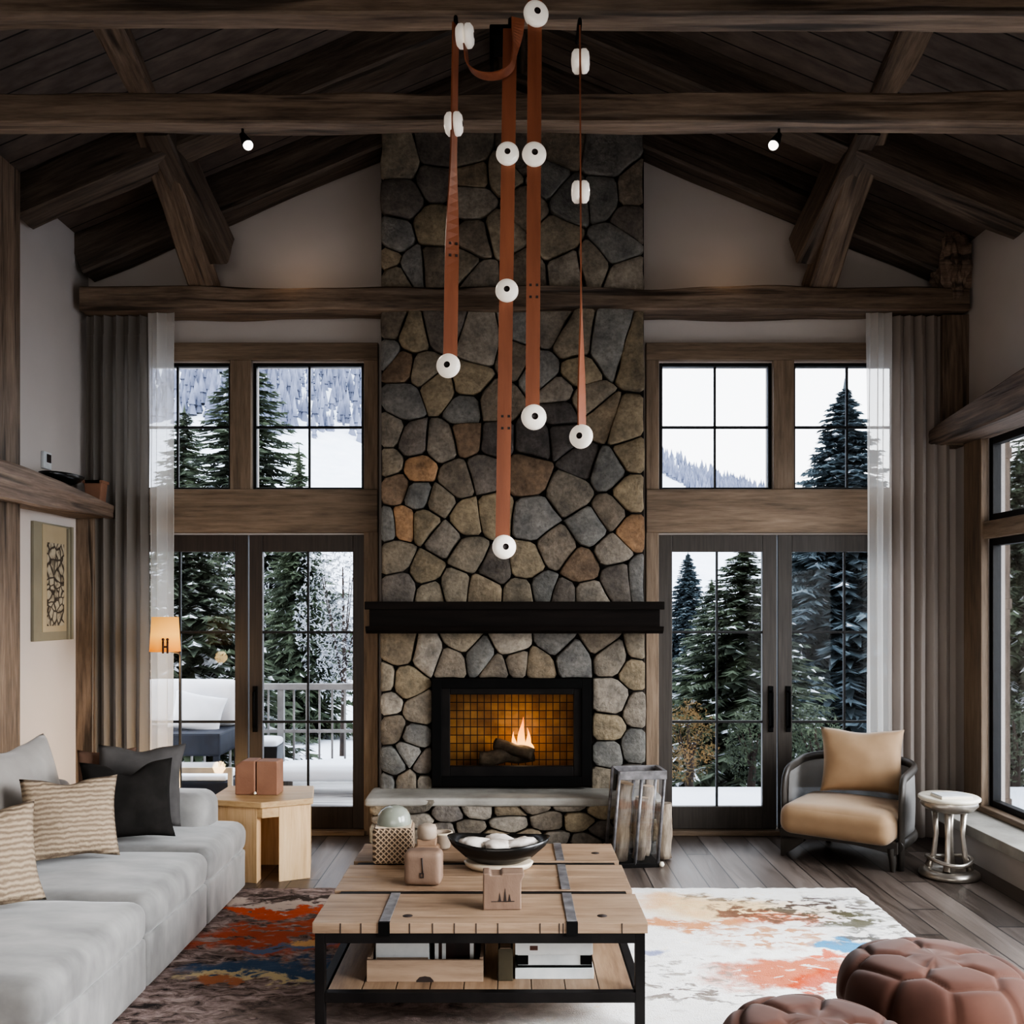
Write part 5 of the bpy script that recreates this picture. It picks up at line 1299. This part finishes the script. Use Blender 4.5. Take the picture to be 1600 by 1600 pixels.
# deck railing
YR = 9.4
rl = thing('deck_railing', 'grey metal railing along the far edge of the deck', 'railing', (PX(430, YR), YR, -.03))
xl_, xr_ = PX(180, YR) - rl.location.x, PX(600, YR) - rl.location.x
zt = PZ(1068, YR) + .03
bm = BM(); add_box(bm, (xl_, -.04, zt - .06), (xr_, .04, zt), bev=.005); link('top_rail', bm, M['rail'], rl)
bm = BM(); add_box(bm, (xl_, -.015, zt * .52 - .015), (xr_, .015, zt * .52 + .015)); link('middle_rail', bm, M['rail'], rl)
bm = BM(); add_box(bm, (xl_, -.02, .06), (xr_, .02, .095)); link('bottom_rail', bm, M['rail'], rl)
x = xl_
i = 0
while x < xr_:
    bm = BM(); w_ = .03 if i % 9 == 4 else .009; add_box(bm, (x - w_, -w_, 0 if w_ > .02 else .09), (x + w_, w_, zt - .06)); link('post' if w_ > .02 else 'baluster', bm, M['rail'], rl); x += .125; i += 1
# outdoor furniture
oc = thing('outdoor_armchair', 'navy outdoor armchair with white cushions on the deck', 'armchair', (PX(290, 8.7), 8.7, -.03))
bm = BM(); add_box(bm, (-.42, -.36, .42), (.42, .36, .62), bev=.02); link('frame', bm, M['navy'], oc)
bm = BM(); rounded_box(bm, (.9, .22, .44), .1, 12, 0, .01, (-.02, .22, .83)); link('back_cushion', bm, M['outdoor_white'], oc)
bm = pillow_bm(.46, .36, .16, 3); link('side_cushion', bm, M['outdoor_white'], oc, (.1, -.1, .60), (-.35, .2, .2))
for sx in (-1, 1):
    for sy in (-1, 1): bm = BM(); add_box(bm, (sx * .38 - .025, sy * .32 - .025, 0), (sx * .38 + .025, sy * .32 + .025, .43)); link('leg', bm, M['navy'], oc)
for zz in (.34, .24): bm = BM(); add_box(bm, (-.36, -.375, zz - .025), (.40, -.345, zz + .03), bev=.004); link('slat', bm, M['outdoor_white'], oc)
ot = thing('outdoor_stool', 'low pale framed outdoor stool with a navy seat by the left door', 'stool', (PX(318, 8.0), 8.0, -.03))
bm = BM(); add_box(bm, (-.28, -.22, .10), (.28, .22, .30), bev=.02); link('seat', bm, M['navy'], ot)
bm = BM(); ringbox(bm, .62, .42, .035, -.25, -.22, .0, .001, .045); link('frame', bm, M['saucer'], ot)
bm = BM(); rounded_box(bm, (.5, .4, .05), .02, 10, .01, .008, (0, 0, .325)); link('snow_cap', bm, M['snow'], ot)
t = thing('snowy_bench', 'long low bench buried in snow on the deck', 'bench', (PX(520, 9.0), 8.9, -.03))
bm = BM(); rounded_box(bm, (1.0, .42, .14), .06, 18, .03, .02, (0, 0, .20), 5); link('snow_cap', bm, M['snow'], t)
for sx in (-1, 1): bm = BM(); add_box(bm, (sx * .42 - .03, -.17, 0), (sx * .42 + .03, .17, .15), bev=.004); link('leg', bm, M['siding'], t)
t = thing('planter', 'dark planter box beside the railing', 'planter', (PX(414, 9.2), 9.2, -.03))
bm = BM(); add_prism(bm, [(-.13, 0), (.13, 0), (.15, .40), (-.15, .40)], -.13, .13, axis='Y'); link('planter_body', bm, M['frame_dark'], t, bevel=.008); bm = BM(); rounded_box(bm, (.3, .28, .07), .03, 10, .02, .006, (0, 0, .43)); link('snow_cap', bm, M['snow'], t)
pp = thing('porch_post', 'weathered square porch post outside the right side window', 'post', (PX(1567, 8.2), 8.2, -.05))
bm = BM(); add_box(bm, (-.042, -.042, 0), (.042, .042, 3.9), bev=.006); link('shaft', bm, M['siding'], pp)
for zz in (.02, 1.72, 3.0): bm = BM(); add_box(bm, (-.052, -.052, zz), (.052, .052, zz + .09), bev=.006); link('collar', bm, M['siding'], pp)

# ------------------------------------------------------------------ light
def area(name, loc, target, sx, sy, energy, color, spread=180):
    L = bpy.data.lights.new(name, 'AREA'); L.shape = 'RECTANGLE'; L.size = sx; L.size_y = sy; L.energy = energy; L.color = color; L.spread = math.radians(spread)
    o = bpy.data.objects.new(name, L); C.objects.link(o); o.location = loc
    o.rotation_euler = (Vector(target) - Vector(loc)).to_track_quat('-Z', 'Y').to_euler(); return o
def point(name, loc, energy, color, r=.05):
    L = bpy.data.lights.new(name, 'POINT'); L.energy = energy; L.color = color; L.shadow_soft_size = r
    o = bpy.data.objects.new(name, L); C.objects.link(o); o.location = loc; return o
area('side_window_daylight', (XR + .6, 2.8, 2.2), (.9, 4.2, 0), 4.4, 2.4, 250, (.92, .96, 1), 90)
area('rear_fill_light', (-.3, YF + .15, 1.7), (0, 6, .9), 4.5, 2.2, 42, (1, .95, .88), 110)  # added fill lamp behind the camera, no window there
point('fire_glow', FI + Vector((.08, .24, .33)), 2.4, (1, .70, .42), .06)
point('lamp_glow', (lx, YL, z0 + .04), 11, (1, .68, .34), .05)
point('lamp_down_glow', (lx, YL - .05, 1.28), 3, (1, .68, .34), .05)
for s in (-1, 1): point('beam_uplight', (s * 1.55, 6.80, 4.10), .7, (1, .72, .5), .08)
w = bpy.data.worlds.new('overcast'); bpy.context.scene.world = w; w.use_nodes = True
nt = w.node_tree; nt.nodes.clear(); out = nt.nodes.new('ShaderNodeOutputWorld'); bg = nt.nodes.new('ShaderNodeBackground')
tc = nt.nodes.new('ShaderNodeTexCoord'); sx = nt.nodes.new('ShaderNodeSeparateXYZ'); rp = nt.nodes.new('ShaderNodeValToRGB')
rp.color_ramp.elements[0].position = 0.0; rp.color_ramp.elements[0].color = (.97, .98, 1, 1); rp.color_ramp.elements[1].position = .8; rp.color_ramp.elements[1].color = (.80, .88, 1, 1)
nt.links.new(tc.outputs['Generated'], sx.inputs[0]); nt.links.new(sx.outputs['Z'], rp.inputs[0]); nt.links.new(rp.outputs[0], bg.inputs[0]); bg.inputs[1].default_value = 3.2
nt.links.new(bg.outputs[0], out.inputs[0])

# ------------------------------------------------------------------ camera
cam = bpy.data.cameras.new('camera'); co = bpy.data.objects.new('camera', cam); C.objects.link(co)
cam.sensor_width = 36; cam.sensor_fit = 'HORIZONTAL'; cam.lens = 36 * F / 1600; cam.shift_y = (HY - 800) / 1600
co.location = (0, 0, EYE); co.rotation_euler = (PI / 2, 0, 0); cam.clip_end = 500; cam.clip_start = .05
sc = bpy.context.scene; sc.camera = co
sc.view_settings.view_transform = 'AgX'
try: sc.view_settings.look = 'AgX - High Contrast'
except Exception: pass
sc.view_settings.exposure = 0.05
sc.cycles.use_denoising = True
sc.cycles.max_bounces = 8; sc.cycles.transparent_max_bounces = 16
